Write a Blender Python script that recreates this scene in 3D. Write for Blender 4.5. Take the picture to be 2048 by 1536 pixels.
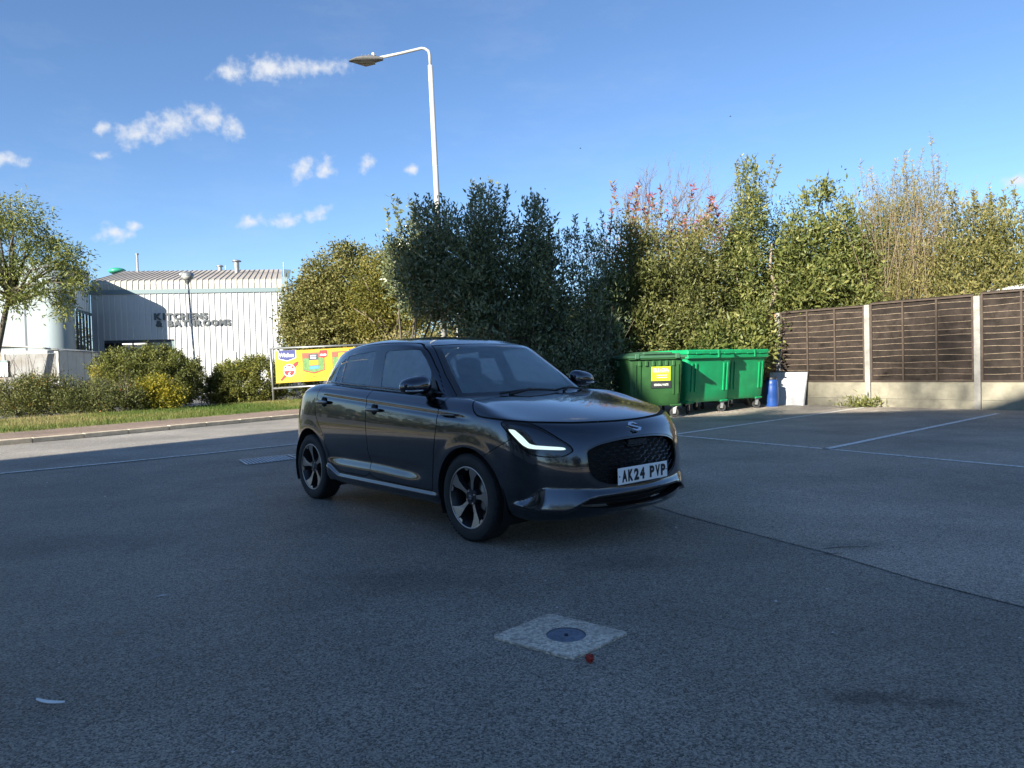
import bpy, math, random
import numpy as np
from mathutils import Matrix, Vector
random.seed(7)
rng = np.random.default_rng(7)
for o in list(bpy.data.objects):
    bpy.data.objects.remove(o)
SC = bpy.context.scene
COL = SC.collection
R = math.radians

# ------------------------------------------------------------------ camera
EYE = 1.2015
FPX, PITCH, ROLL = 1447.1, 0.0240, -0.02632
cam = bpy.data.cameras.new('camera')
cam.sensor_width = 36.0
cam.lens = 36.0 * FPX / 2048.0
cam.clip_start = 0.05
cam.clip_end = 3000.0
cam_ob = bpy.data.objects.new('camera', cam)
COL.objects.link(cam_ob)
_f = np.array([0, math.cos(PITCH), -math.sin(PITCH)])
_r = np.array([1.0, 0, 0]); _u = np.cross(_r, _f)
_r2 = math.cos(ROLL) * _r + math.sin(ROLL) * _u
_u2 = -math.sin(ROLL) * _r + math.cos(ROLL) * _u
cam_ob.matrix_world = Matrix(((_r2[0], _u2[0], -_f[0], 0), (_r2[1], _u2[1], -_f[1], 0), (_r2[2], _u2[2], -_f[2], EYE), (0, 0, 0, 1)))
SC.camera = cam_ob

# ------------------------------------------------------------------ sky and sun
SUN_EL, SUN_AZ = R(22), R(217)          # azimuth measured clockwise from +Y (the view direction)
SUN_STRENGTH, SKY_STRENGTH = 5.0, 0.072
world = bpy.data.worlds.new('World')
SC.world = world
world.use_nodes = True
wn, wl = world.node_tree.nodes, world.node_tree.links
wn.clear()
w_out = wn.new('ShaderNodeOutputWorld')
w_bg = wn.new('ShaderNodeBackground')
sky = wn.new('ShaderNodeTexSky')
sky.sky_type = 'NISHITA'
sky.sun_disc = False
sky.sun_elevation = SUN_EL
sky.sun_rotation = SUN_AZ
sky.altitude = 50
sky.air_density = 0.85
sky.dust_density = 0.0
sky.ozone_density = 4.5
w_bg.inputs['Strength'].default_value = SKY_STRENGTH
wl.new(w_bg.outputs[0], w_out.inputs[0])
def build_clouds():
    """small fair-weather clouds by direction: (azimuth, elevation, half width, half height, tilt) in degrees"""
    N = wn.new
    tc = N('ShaderNodeTexCoord')
    sep = N('ShaderNodeSeparateXYZ'); wl.new(tc.outputs['Generated'], sep.inputs[0])
    def math_(op, a, b=None, c=None):
        n = N('ShaderNodeMath'); n.operation = op
        for i, v in enumerate((a, b, c)):
            if v is None: continue
            if isinstance(v, (int, float)): n.inputs[i].default_value = v
            else: wl.new(v, n.inputs[i])
        return n.outputs[0]
    az = math_('MULTIPLY', math_('ARCTAN2', sep.outputs[0], sep.outputs[1]), 57.29578)
    el = math_('MULTIPLY', math_('ARCSINE', sep.outputs[2]), 57.29578)
    comb = N('ShaderNodeCombineXYZ'); wl.new(az, comb.inputs[0]); wl.new(el, comb.inputs[1])
    def noise(scale, detail, rough, vec=None, sx=1.0, sy=1.0, off=0.0):
        mp = N('ShaderNodeMapping'); mp.inputs['Scale'].default_value = (sx, sy, 1); mp.inputs['Location'].default_value = (off, off * .7, off)
        wl.new(vec or comb.outputs[0], mp.inputs[0])
        n = N('ShaderNodeTexNoise'); n.inputs['Scale'].default_value = scale; n.inputs['Detail'].default_value = detail; n.inputs['Roughness'].default_value = rough
        wl.new(mp.outputs[0], n.inputs['Vector']); return n.outputs['Fac']
    big = noise(0.7, 5, 0.55)
    warp = noise(0.35, 3, 0.5, off=5.0)
    puffs = [(-26.9, 16.4, 1.5, 0.75, 16), (-24.6, 17.3, 2.0, 0.85, 20), (-22.1, 18.0, 1.5, 0.85, 0), (-20.6, 17.5, 0.9, 0.8, -25),
             (-20.2, 21.1, 1.5, 0.6, 8), (-17.6, 21.6, 2.6, 0.75, 5), (-14.3, 21.9, 2.2, 0.55, 4),
             (-15.6, 15.0, 0.95, 0.75, 35), (-14.0, 15.1, 0.8, 0.75, 55), (-19.4, 11.1, 1.1, 0.6, 12), (-17.0, 11.3, 1.5, 0.42, 10), (-14.7, 11.9, 1.0, 0.5, 22),
             (-28.4, 9.9, 1.1, 0.55, 12), (-27.2, 10.4, 0.6, 0.35, 15), (-28.9, 14.9, 0.7, 0.3, 10), (-34.4, 14.0, 1.2, 0.45, 0), (-28.9, 16.6, 0.5, 0.45, 30),
             (-10.8, 15.6, 0.7, 0.55, 45), (-7.4, 15.2, 0.6, 0.35, 0), (35.2, 11.0, 0.9, 0.4, 0),
             (-52, 17, 4, 1.2, 8), (-44, 11, 2.2, .6, 5), (-63, 12, 3, .8, 5), (52, 16, 3, .9, 6), (66, 11, 3.5, .9, 4), (95, 18, 4, 1.1, 8), (-88, 14, 5, 1.2, 5), (-112, 19, 4, 1.1, 6), (128, 13, 5, 1.1, 4), (-75, 24, 3, .8, 10), (-38, 30, 3, .8, 12), (12, 34, 3, .7, 6), (78, 28, 4, .9, 8)]
    total = None
    for a, e, w, h, t in puffs:
        mp = N('ShaderNodeMapping'); mp.vector_type = 'TEXTURE'
        mp.inputs['Location'].default_value = (a, e, 0); mp.inputs['Rotation'].default_value = (0, 0, R(t)); mp.inputs['Scale'].default_value = (w * 1.15, h * 1.12, 1)
        wl.new(comb.outputs[0], mp.inputs[0])
        ln = N('ShaderNodeVectorMath'); ln.operation = 'LENGTH'; wl.new(mp.outputs[0], ln.inputs[0])
        v = math_('SUBTRACT', 1.0, ln.outputs['Value'])
        total = v if total is None else math_('SMOOTH_MAX', total, v, 0.25)
    fluff = noise(1.3, 5, 0.56, off=2.0)
    shaped = math_('ADD', total, math_('MULTIPLY', math_('SUBTRACT', fluff, 0.5), 2.2))
    shaped = math_('ADD', shaped, math_('MULTIPLY', math_('SUBTRACT', big, 0.5), 1.2))
    mr = N('ShaderNodeMapRange'); mr.interpolation_type = 'SMOOTHSTEP'
    mr.inputs[1].default_value = -0.20; mr.inputs[2].default_value = 1.30; mr.inputs[3].default_value = 0.0; mr.inputs[4].default_value = 0.95
    wl.new(shaped, mr.inputs[0])
    # thin high cirrus all round
    ci = noise(0.30, 8, 0.7, sx=0.5, sy=1.5, off=9.0); cj = noise(0.05, 2, 0.5, off=3.0)
    mr2 = N('ShaderNodeMapRange'); mr2.inputs[1].default_value = 0.52; mr2.inputs[2].default_value = 0.85; mr2.inputs[3].default_value = 0; mr2.inputs[4].default_value = 0.07
    wl.new(math_('MULTIPLY', math_('ADD', ci, math_('MULTIPLY', math_('SUBTRACT', cj, .5), 0.9)), 1.0), mr2.inputs[0])
    amount = math_('MAXIMUM', mr.outputs[0], mr2.outputs[0])
    mix = N('ShaderNodeMix'); mix.data_type = 'RGBA'
    wl.new(amount, mix.inputs[0]); wl.new(sky.outputs[0], mix.inputs[6]); mix.inputs[7].default_value = CLOUD_COL
    wl.new(mix.outputs[2], w_bg.inputs[0])
CLOUD_COL = (4.2, 4.35, 4.6, 1)
build_clouds()

sun = bpy.data.lights.new('sun', 'SUN')
sun.energy = SUN_STRENGTH
sun.angle = R(0.53)
sun.color = (1.0, 0.93, 0.80)
sun_ob = bpy.data.objects.new('sun', sun)
COL.objects.link(sun_ob)
SUN_DIR = Vector((math.sin(SUN_AZ) * math.cos(SUN_EL), math.cos(SUN_AZ) * math.cos(SUN_EL), math.sin(SUN_EL)))
sun_ob.rotation_euler = SUN_DIR.to_track_quat('Z', 'Y').to_euler()
sun_ob.location = SUN_DIR * 60
SC.view_settings.view_transform = 'Standard'
SC.view_settings.look = 'None'
SC.view_settings.gamma = 1.0
SC.view_settings.use_curve_mapping = False
SC.view_settings.exposure = 1.52
SC.cycles.max_bounces = 8
SC.cycles.transparent_max_bounces = 16
SC.cycles.caustics_reflective = False
SC.cycles.caustics_refractive = False

# ------------------------------------------------------------------ helpers
def principled(m):
    return m.node_tree.nodes['Principled BSDF']

def new_mat(name):
    m = bpy.data.materials.new(name)
    m.use_nodes = True
    return m

def mat(name, col, rough=0.6, metal=0.0, coat=0.0, spec=0.5, emit=None, vary=0.0, scale=6.0, bump=0.0, bscale=40.0, coord='Object', hue=None):
    """plain procedural material with optional colour variation and fine relief"""
    m = new_mat(name); b = principled(m); nt = m.node_tree
    c = (*col, 1)
    b.inputs['Base Color'].default_value = c
    b.inputs['Roughness'].default_value = rough
    b.inputs['Metallic'].default_value = metal
    b.inputs['Coat Weight'].default_value = coat
    b.inputs['Coat Roughness'].default_value = 0.03
    b.inputs['Specular IOR Level'].default_value = spec
    if emit:
        b.inputs['Emission Color'].default_value = (*emit[0], 1)
        b.inputs['Emission Strength'].default_value = emit[1]
    if vary or bump:
        tc = nt.nodes.new('ShaderNodeTexCoord')
    if vary:
        n = nt.nodes.new('ShaderNodeTexNoise'); n.inputs['Scale'].default_value = scale; n.inputs['Detail'].default_value = 6
        n.inputs['Roughness'].default_value = 0.65
        nt.links.new(tc.outputs[coord], n.inputs['Vector'])
        r = nt.nodes.new('ShaderNodeValToRGB')
        r.color_ramp.elements[0].position = 0.3; r.color_ramp.elements[1].position = 0.72
        lo = [max(0, x * (1 - vary)) for x in col]; hi = [min(1, x * (1 + vary)) for x in (hue or col)]
        r.color_ramp.elements[0].color = (*lo, 1); r.color_ramp.elements[1].color = (*hi, 1)
        nt.links.new(n.outputs['Fac'], r.inputs['Fac'])
        nt.links.new(r.outputs['Color'], b.inputs['Base Color'])
    if bump:
        n2 = nt.nodes.new('ShaderNodeTexNoise'); n2.inputs['Scale'].default_value = bscale; n2.inputs['Detail'].default_value = 4
        nt.links.new(tc.outputs[coord], n2.inputs['Vector'])
        bp = nt.nodes.new('ShaderNodeBump'); bp.inputs['Strength'].default_value = bump; bp.inputs['Distance'].default_value = 0.01
        nt.links.new(n2.outputs['Fac'], bp.inputs['Height']); nt.links.new(bp.outputs['Normal'], b.inputs['Normal'])
    return m

def mesh_data(name, V, F, material=None, smooth=False, normals=None):
    me = bpy.data.meshes.new(name)
    V = np.asarray(V, dtype=np.float32).reshape(-1, 3)
    if isinstance(F, np.ndarray):
        n, k = F.shape
        me.vertices.add(len(V)); me.vertices.foreach_set('co', V.ravel())
        me.loops.add(n * k); me.loops.foreach_set('vertex_index', F.astype(np.int32).ravel())
        me.polygons.add(n); me.polygons.foreach_set('loop_start', np.arange(0, n * k, k, dtype=np.int32))
        me.update(calc_edges=True)
    else:
        me.from_pydata([tuple(map(float, v)) for v in V], [], F); me.update()
    me.validate()
    if smooth:
        me.polygons.foreach_set('use_smooth', np.ones(len(me.polygons), dtype=bool))
    if normals is not None:
        me.normals_split_custom_set_from_vertices(np.asarray(normals, dtype=np.float32))
    if material:
        me.materials.append(material)
    return me

def link(name, me, parent=None, loc=None):
    o = bpy.data.objects.new(name, me)
    COL.objects.link(o)
    if parent is not None:
        o.parent = parent
    if loc is not None:
        o.location = loc
    return o

def tag(o, label=None, cat=None, group=None, kind=None):
    if label: o['label'] = label
    if cat: o['category'] = cat
    if group: o['group'] = group
    if kind: o['kind'] = kind
    return o

def empty(name, loc=(0, 0, 0), rz=0.0):
    o = bpy.data.objects.new(name, None); COL.objects.link(o)
    o.empty_display_size = 0.2
    o.location = loc; o.rotation_euler = (0, 0, rz)
    return o

class MB:
    """collects polygons; build() links them as one mesh object"""
    def __init__(s):
        s.V = []; s.F = []
    def add(s, V, F):
        n = len(s.V); s.V += [tuple(map(float, v)) for v in V]; s.F += [[i + n for i in f] for f in F]
        return s
    def box(s, a, b, bev=0.0):
        (x0, y0, z0), (x1, y1, z1) = a, b
        if bev <= 0:
            V = [(x0, y0, z0), (x1, y0, z0), (x1, y1, z0), (x0, y1, z0), (x0, y0, z1), (x1, y0, z1), (x1, y1, z1), (x0, y1, z1)]
            return s.add(V, [(3, 2, 1, 0), (4, 5, 6, 7), (0, 1, 5, 4), (1, 2, 6, 5), (2, 3, 7, 6), (3, 0, 4, 7)])
        e = min(bev, (x1 - x0) / 2.01, (y1 - y0) / 2.01, (z1 - z0) / 2.01)
        V = []; idx = {}
        for ix, (X, dx) in enumerate(((x0, e), (x1, -e))):
            for iy, (Y, dy) in enumerate(((y0, e), (y1, -e))):
                for iz, (Zc, dz) in enumerate(((z0, e), (z1, -e))):
                    for ax, v in enumerate(((X, Y + dy, Zc + dz), (X + dx, Y, Zc + dz), (X + dx, Y + dy, Zc))):
                        idx[ix, iy, iz, ax] = len(V); V.append(v)
        F = []
        g = lambda *k: idx[k]
        for a_ in (0, 1):
            q = [g(a_, 0, 0, 0), g(a_, 1, 0, 0), g(a_, 1, 1, 0), g(a_, 0, 1, 0)]; F.append(q if a_ else q[::-1])
            q = [g(0, a_, 0, 1), g(0, a_, 1, 1), g(1, a_, 1, 1), g(1, a_, 0, 1)]; F.append(q if a_ else q[::-1])
            q = [g(0, 0, a_, 2), g(1, 0, a_, 2), g(1, 1, a_, 2), g(0, 1, a_, 2)]; F.append(q if a_ else q[::-1])
        for i in (0, 1):
            for j in (0, 1):
                q = [g(0, i, j, 1), g(1, i, j, 1), g(1, i, j, 2), g(0, i, j, 2)]; F.append(q if (i ^ j) == 0 else q[::-1])
                q = [g(i, 0, j, 2), g(i, 1, j, 2), g(i, 1, j, 0), g(i, 0, j, 0)]; F.append(q if (i ^ j) == 0 else q[::-1])
                q = [g(i, j, 0, 0), g(i, j, 1, 0), g(i, j, 1, 1), g(i, j, 0, 1)]; F.append(q if (i ^ j) == 0 else q[::-1])
                for k in (0, 1):
                    t = [g(i, j, k, 0), g(i, j, k, 1), g(i, j, k, 2)]; F.append(t if (i + j + k) % 2 else t[::-1])
        return s.add(V, F)
    def tube(s, pts, r, n=8, cap=True):
        pts = [Vector(p) for p in pts]
        rr = r if isinstance(r, (list, tuple)) else [r] * len(pts)
        V = []; F = []
        prev = None
        for i, p in enumerate(pts):
            d = (pts[min(i + 1, len(pts) - 1)] - pts[max(i - 1, 0)]).normalized()
            ref = prev if prev is not None else (Vector((0, 0, 1)) if abs(d.z) < 0.9 else Vector((1, 0, 0)))
            u = (ref - d * ref.dot(d)).normalized(); prev = u
            v = d.cross(u)
            for k in range(n):
                a = 2 * math.pi * k / n
                V.append(p + (u * math.cos(a) + v * math.sin(a)) * rr[i])
        for i in range(len(pts) - 1):
            for k in range(n):
                k2 = (k + 1) % n
                F.append([i * n + k, i * n + k2, (i + 1) * n + k2, (i + 1) * n + k])
        if cap:
            F.append(list(range(n))[::-1]); F.append([(len(pts) - 1) * n + k for k in range(n)])
        return s.add(V, F)
    def lathe(s, prof, n=32, axis='z', c=(0, 0, 0)):
        """prof list of (r, h) turned round an axis through c"""
        V = []; F = []
        for r, h in prof:
            for k in range(n):
                a = 2 * math.pi * k / n
                x, y = r * math.cos(a), r * math.sin(a)
                v = {'z': (x, y, h), 'y': (x, h, y), 'x': (h, x, y)}[axis]
                V.append((v[0] + c[0], v[1] + c[1], v[2] + c[2]))
        for i in range(len(prof) - 1):
            for k in range(n):
                k2 = (k + 1) % n
                q = [i * n + k, i * n + k2, (i + 1) * n + k2, (i + 1) * n + k]
                F.append(q if axis != 'y' else q[::-1])
        return s.add(V, F)
    def prism(s, poly, o, u, v, d):
        """polygon (list of 2D points) on plane o + a*u + b*v extruded by vector d"""
        o, u, v, d = Vector(o), Vector(u), Vector(v), Vector(d)
        n = len(poly)
        V = [o + u * a + v * b for a, b in poly] + [o + u * a + v * b + d for a, b in poly]
        F = [list(range(n))[::-1], [n + i for i in range(n)]] + [[i, (i + 1) % n, n + (i + 1) % n, n + i] for i in range(n)]
        return s.add(V, F)
    def build(s, name, m, parent=None, smooth=False, auto=None):
        me = mesh_data(name, s.V, s.F, m, smooth)
        if auto is not None:
            me.polygons.foreach_set('use_smooth', np.ones(len(me.polygons), dtype=bool))
            me.set_sharp_from_angle(angle=R(auto))
        return link(name, me, parent)

def text_mesh(txt, size, depth, material, bold=0.0, xscale=1.0, align='LEFT', name='lettering'):
    """flat lettering as mesh in the XY plane, extruded along z"""
    cu = bpy.data.curves.new('t', 'FONT')
    cu.body = txt; cu.size = size; cu.extrude = depth; cu.offset = bold; cu.align_x = align; cu.resolution_u = 3
    ob = bpy.data.objects.new('t', cu); COL.objects.link(ob)
    dg = bpy.context.evaluated_depsgraph_get()
    me = bpy.data.meshes.new_from_object(ob.evaluated_get(dg))
    bpy.data.objects.remove(ob); bpy.data.curves.remove(cu)
    me.name = name
    me.materials.clear()
    if xscale != 1.0:
        me.transform(Matrix.Diagonal((xscale, 1, 1, 1)))
    me.materials.append(material)
    return me

def copy_tree(o, parent=None):
    c = o.copy(); COL.objects.link(c)
    c.parent = parent
    for ch in list(o.children):
        copy_tree(ch, c)
    return c

# ------------------------------------------------------------------ car body surfaces
def _bs(t):
    return np.stack([(1-t)**3/6,(3*t**3-6*t**2+4)/6,(-3*t**3+3*t**2+3*t+1)/6,t**3/6],-1)
def bspl(net,s):
    """uniform cubic B-spline along axis 0 of a padded net, s in 0..n-1 (n unpadded points)"""
    n=net.shape[0]-2
    i=np.minimum(np.floor(s).astype(int),n-2); w=_bs(s-i)
    return sum(w[:,k].reshape((-1,)+(1,)*(net.ndim-1))*net[i+k] for k in range(4))
def loft(net,cell,su=None):
    """net (nu,nv,3), mirrored over y=0 at both u ends; returns a grid of points about cell apart"""
    m=np.array([1,-1,1.])
    net=np.concatenate([net[1:2]*m,net,net[-2:-1]*m],0)
    net=np.concatenate([2*net[:,:1]-net[:,1:2],net,2*net[:,-1:]-net[:,-2:-1]],1)
    nu,nv=net.shape[0]-2,net.shape[1]-2
    def both(a,b): return bspl(bspl(net,a).swapaxes(0,1),b).swapaxes(0,1)
    a=np.linspace(0,nu-1,400); b=np.linspace(0,nv-1,300)
    g=both(a,b)
    lu=np.linalg.norm(np.diff(g,axis=0),axis=2).max(1); lv=np.linalg.norm(np.diff(g,axis=1),axis=2).max(0)
    def res(p,l):
        c=np.concatenate([[0],np.cumsum(l)]); k=max(4,int(c[-1]/cell)); return np.interp(np.linspace(0,c[-1],k),c,p)
    return both(res(a,lu),res(b,lv))
def grid_tris(nu,nv):
    i=np.arange(nu*nv).reshape(nu,nv)
    a,b,c,d=i[:-1,:-1].ravel(),i[1:,:-1].ravel(),i[1:,1:].ravel(),i[:-1,1:].ravel()
    return np.concatenate([np.stack([a,b,c],1),np.stack([a,c,d],1)])
def grid_normals(g):
    du=np.gradient(g,axis=0); dv=np.gradient(g,axis=1)
    n=np.cross(du,dv); n/=np.linalg.norm(n,axis=2,keepdims=True)+1e-12
    return n
# ---------- lower body control net (x forward from front axle, y half width, z up)
def sidecol(x,w=.868,sill=.0,belt=None,cr=None,inn=0):
    belt=.992+.048*(-x-.3) if belt is None else belt
    cr=.888+.06*(-x) if cr is None else cr
    w_=w
    return [(x,w_-.15,.20),(x,w_-.045,.212),(x,w_-.012,.27),(x,w_-.004,.40),(x,w_+.002,.55),(x,w_+.004,.70),(x,w_-.004,.80+.3*(cr-.88)),
            (x,w_-.016,cr-.02),(x,w_-.024,cr+.006),(x,w_-.06,(cr*.5+belt*.5)+.01),(x,w_-.112,belt),(x,w_-.16,belt+.004),(x,w_-.28,belt-.01)]
FR=[
 [(.72,0,.19),(.80,0,.205),(.838,0,.27),(.846,0,.38),(.845,0,.52),(.832,0,.65),(.80,0,.745),(.755,0,.797),(.70,0,.83),(.50,0,.888),(.22,0,.942),(-.06,0,.974),(-.36,0,.986)],
 [(.71,.25,.19),(.785,.255,.205),(.822,.26,.27),(.830,.26,.38),(.829,.26,.52),(.816,.26,.65),(.782,.26,.746),(.735,.255,.799),(.68,.25,.832),(.485,.245,.889),(.21,.235,.943),(-.06,.225,.976),(-.355,.22,.987)],
 [(.65,.47,.19),(.732,.49,.205),(.768,.50,.27),(.776,.505,.38),(.775,.505,.52),(.760,.505,.65),(.724,.50,.75),(.675,.492,.804),(.615,.485,.830),(.43,.475,.876),(.18,.455,.930),(-.06,.44,.976),(-.34,.42,.989)],
 [(.54,.62,.19),(.625,.65,.205),(.655,.67,.27),(.661,.676,.38),(.660,.678,.52),(.648,.677,.65),(.614,.668,.757),(.568,.656,.815),(.515,.645,.838),(.36,.63,.872),(.15,.605,.922),(-.06,.57,.974),(-.32,.53,.990)],
 [(.43,.685,.19),(.505,.745,.21),(.530,.772,.28),(.535,.782,.40),(.534,.787,.54),(.523,.786,.67),(.496,.779,.77),(.465,.769,.83),(.43,.757,.850),(.30,.735,.880),(.12,.70,.926),(-.07,.65,.976),(-.30,.60,.993)],
 [(.34,.70,.19),(.365,.80,.215),(.372,.830,.29),(.372,.842,.41),(.372,.848,.55),(.365,.849,.68),(.35,.843,.785),(.335,.834,.843),(.315,.824,.868),(.22,.797,.894),(.08,.752,.946),(-.085,.70,.980),(-.29,.64,.995)],
 [(.12,.71,.2),(.12,.815,.22),(.12,.85,.3),(.12,.861,.42),(.12,.867,.56),(.12,.868,.70),(.118,.863,.795),(.112,.853,.858),(.105,.842,.884),(.06,.812,.927),(-.02,.768,.968),(-.13,.725,.992),(-.28,.67,.998)],
]
SIDEX=[(-.2,.866),(-.55,.868),(-.95,.869),(-1.35,.869),(-1.75,.868),(-2.1,.868),(-2.4,.867)]
RE=[sidecol(-2.62,.858,belt=1.062,cr=1.0),]
def rear(x,y,dx,dy,belt):
    # dx,dy inward direction
    z=[.22,.235,.30,.42,.56,.70,.81,.88,.92,.965,belt,belt+.004,belt-.01]
    o=[.15,.05,.005,-.005,0,.0,.012,.03,.05,.09,.16,.22,.32]
    return [(x+dx*a,max(0,y+dy*a),b) for a,b in zip(o,z)]
RE+=[rear(-2.80,.828,.35,-.94,1.02),rear(-2.93,.72,.75,-.66,1.0),rear(-3.0,.50,.97,-.25,1.03),rear(-3.03,.25,1,-.05,1.04),rear(-3.035,0,1,0,1.04)]
LOW=np.array(FR+[sidecol(*a) for a in SIDEX]+RE)
# ---------- greenhouse
def gcol(b,e,i1,i2,i3,bul=.012,n=None):
    b,e=np.array(b,float),np.array(e,float); d=e-b
    if n is None:
        n=np.array([0,1.,.3])
    n=np.array(n,float); n/=np.linalg.norm(n)
    rows=[b-d*.12]+[b+d*t+n*bul*4*t*(1-t) for t in (0,.28,.56,.82)]+[e+n*.004,e*.55+np.array(i1)*.45,np.array(i1,float),np.array(i2,float),np.array(i3,float)]
    return rows
fw=(1,0,1.1)
GH=[
 gcol((-.28,0,.970),(-.815,0,1.388),(-1.04,0,1.456),(-1.37,0,1.490),(-1.6,0,1.494),.02,fw),
 gcol((-.285,.25,.972),(-.82,.21,1.387),(-1.04,.19,1.454),(-1.37,.13,1.489),(-1.6,0,1.494),.02,fw),
 gcol((-.30,.48,.977),(-.835,.40,1.382),(-1.05,.36,1.448),(-1.38,.24,1.486),(-1.6,0,1.494),.018,fw),
 gcol((-.325,.63,.983),(-.86,.51,1.376),(-1.06,.46,1.439),(-1.39,.31,1.482),(-1.6,0,1.494),.012,(1,.3,1)),
 gcol((-.36,.70,.987),(-.905,.575,1.373),(-1.08,.52,1.429),(-1.40,.36,1.478),(-1.62,0,1.494),.006,(.6,.8,.8)),
 gcol((-.44,.735,.988),(-.97,.603,1.380),(-1.12,.555,1.428),(-1.42,.40,1.475),(-1.64,0,1.494),.006,(.2,1,.5)),
 gcol((-.66,.750,.995),(-1.10,.614,1.396),(-1.19,.57,1.434),(-1.47,.42,1.476),(-1.68,0,1.494),.01),
 gcol((-.95,.756,1.010),(-1.29,.617,1.410),(-1.35,.575,1.444),(-1.56,.43,1.478),(-1.74,0,1.494)),
 gcol((-1.30,.758,1.026),(-1.53,.613,1.417),(-1.57,.57,1.450),(-1.71,.43,1.480),(-1.82,0,1.494)),
 gcol((-1.65,.752,1.043),(-1.79,.602,1.412),(-1.81,.56,1.446),(-1.87,.42,1.477),(-1.92,0,1.492)),
 gcol((-1.98,.735,1.059),(-2.06,.583,1.396),(-2.07,.54,1.430),(-2.06,.40,1.465),(-2.04,0,1.488)),
 gcol((-2.29,.715,1.068),(-2.30,.555,1.370),(-2.30,.51,1.404),(-2.23,.38,1.449),(-2.15,0,1.482)),
 gcol((-2.53,.66,1.06),(-2.50,.50,1.344),(-2.48,.46,1.379),(-2.38,.34,1.431),(-2.24,0,1.476),.012,(-.5,1,.3)),
 gcol((-2.72,.53,1.05),(-2.64,.40,1.330),(-2.61,.37,1.366),(-2.48,.27,1.419),(-2.30,0,1.471),.012,(-1,.5,.3)),
 gcol((-2.84,.27,1.05),(-2.71,.2,1.328),(-2.68,.19,1.366),(-2.54,.14,1.415),(-2.34,0,1.468),.012,(-1,.2,.3)),
 gcol((-2.87,0,1.05),(-2.73,0,1.328),(-2.70,0,1.366),(-2.56,0,1.415),(-2.36,0,1.467),.012,(-1,0,.3)),
]
GH=np.array(GH)

def sm(a, b, x):
    t = np.clip((x - a) / (b - a), 0, 1)
    return t * t * (3 - 2 * t)

def poly_sd(pts, poly):
    """signed distance (negative inside) of 2D points to a closed polygon"""
    poly = np.asarray(poly, float); a = poly; b = np.roll(poly, -1, 0)
    best = np.full(len(pts), 1e9); ins = np.zeros(len(pts), bool)
    for p, q in zip(a, b):
        e = q - p; w = pts - p
        t = np.clip((w @ e) / max(e @ e, 1e-12), 0, 1)
        best = np.minimum(best, np.hypot(*(w - t[:, None] * e).T))
        c = (p[1] > pts[:, 1]) != (q[1] > pts[:, 1])
        with np.errstate(divide='ignore', invalid='ignore'):
            ins ^= c & (pts[:, 0] < (q[0] - p[0]) * (pts[:, 1] - p[1]) / (q[1] - p[1]) + p[0])
    return np.where(ins, -best, best)

def rounded(poly, it=2, k=0.25):
    p = np.asarray(poly, float)
    for _ in range(it):
        n = np.roll(p, -1, 0)
        p = np.stack([p * (1 - k) + n * k, p * k + n * (1 - k)], 1).reshape(-1, 2)
    return p

def compact(V, N, F):
    u, inv = np.unique(F.ravel(), return_inverse=True)
    return (V[u], N[u], inv.reshape(F.shape))

def clip(M, sd):
    """split a triangle mesh along sd = 0 -> (inside, outside, cut segments)"""
    V, N, F = M
    if len(F) == 0:
        return M, M, np.zeros((0, 2, 3))
    sd = np.where(np.abs(sd) < 1e-7, 1e-7, sd)
    ins = (sd < 0)[F]; cnt = ins.sum(1)
    full_in, full_out = F[cnt == 3], F[cnt == 0]
    fin, fout, seg = [full_in], [full_out], []
    newV, newN = [V], [N]; base = len(V)
    mixed = F[(cnt == 1) | (cnt == 2)]
    if len(mixed):
        mi = (sd < 0)[mixed]; one = mi.sum(1) == 1
        odd = np.where(one, mi.argmax(1), (~mi).argmax(1))
        r = np.arange(len(mixed))
        a, b, c = mixed[r, odd], mixed[r, (odd + 1) % 3], mixed[r, (odd + 2) % 3]
        E_ = np.concatenate([np.sort(np.stack([a, b], 1), 1), np.sort(np.stack([a, c], 1), 1)])
        uq, inv = np.unique(E_, axis=0, return_inverse=True); inv = inv.ravel()
        t = sd[uq[:, 0]] / (sd[uq[:, 0]] - sd[uq[:, 1]])
        pv = V[uq[:, 0]] + t[:, None] * (V[uq[:, 1]] - V[uq[:, 0]])
        pn = N[uq[:, 0]] + t[:, None] * (N[uq[:, 1]] - N[uq[:, 0]]); pn /= np.linalg.norm(pn, axis=1, keepdims=True) + 1e-12
        newV.append(pv); newN.append(pn)
        pab, pac = base + inv[:len(mixed)], base + inv[len(mixed):]
        t1 = np.stack([a, pab, pac], 1); t2 = np.concatenate([np.stack([pab, b, c], 1), np.stack([pab, c, pac], 1)])
        o2 = np.concatenate([one, one])
        fin += [t1[one], t2[~o2]]; fout += [t1[~one], t2[o2]]
        VV = np.concatenate(newV)
        seg = np.stack([VV[pab], VV[pac]], 1)
    VV, NN = np.concatenate(newV), np.concatenate(newN)
    return compact(VV, NN, np.concatenate(fin)), compact(VV, NN, np.concatenate(fout)), (seg if len(mixed) else np.zeros((0, 2, 3)))

GAPS = []
def carve(M, fn, gap=0.0025):
    """take the region fn < 0 out of M and leave a shut line round it"""
    a, rest, _ = clip(M, fn(M[0]) + gap)
    ring, rest, _ = clip(rest, fn(rest[0]) - gap)
    GAPS.append((ring[0] - ring[1] * 0.007, ring[1], ring[2]))
    return a, rest

def groove(M, fn, w=0.0025):
    ring, rest, _ = clip(M, np.abs(fn(M[0])) - w)
    GAPS.append((ring[0] - ring[1] * 0.007, ring[1], ring[2]))
    return rest

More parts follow.
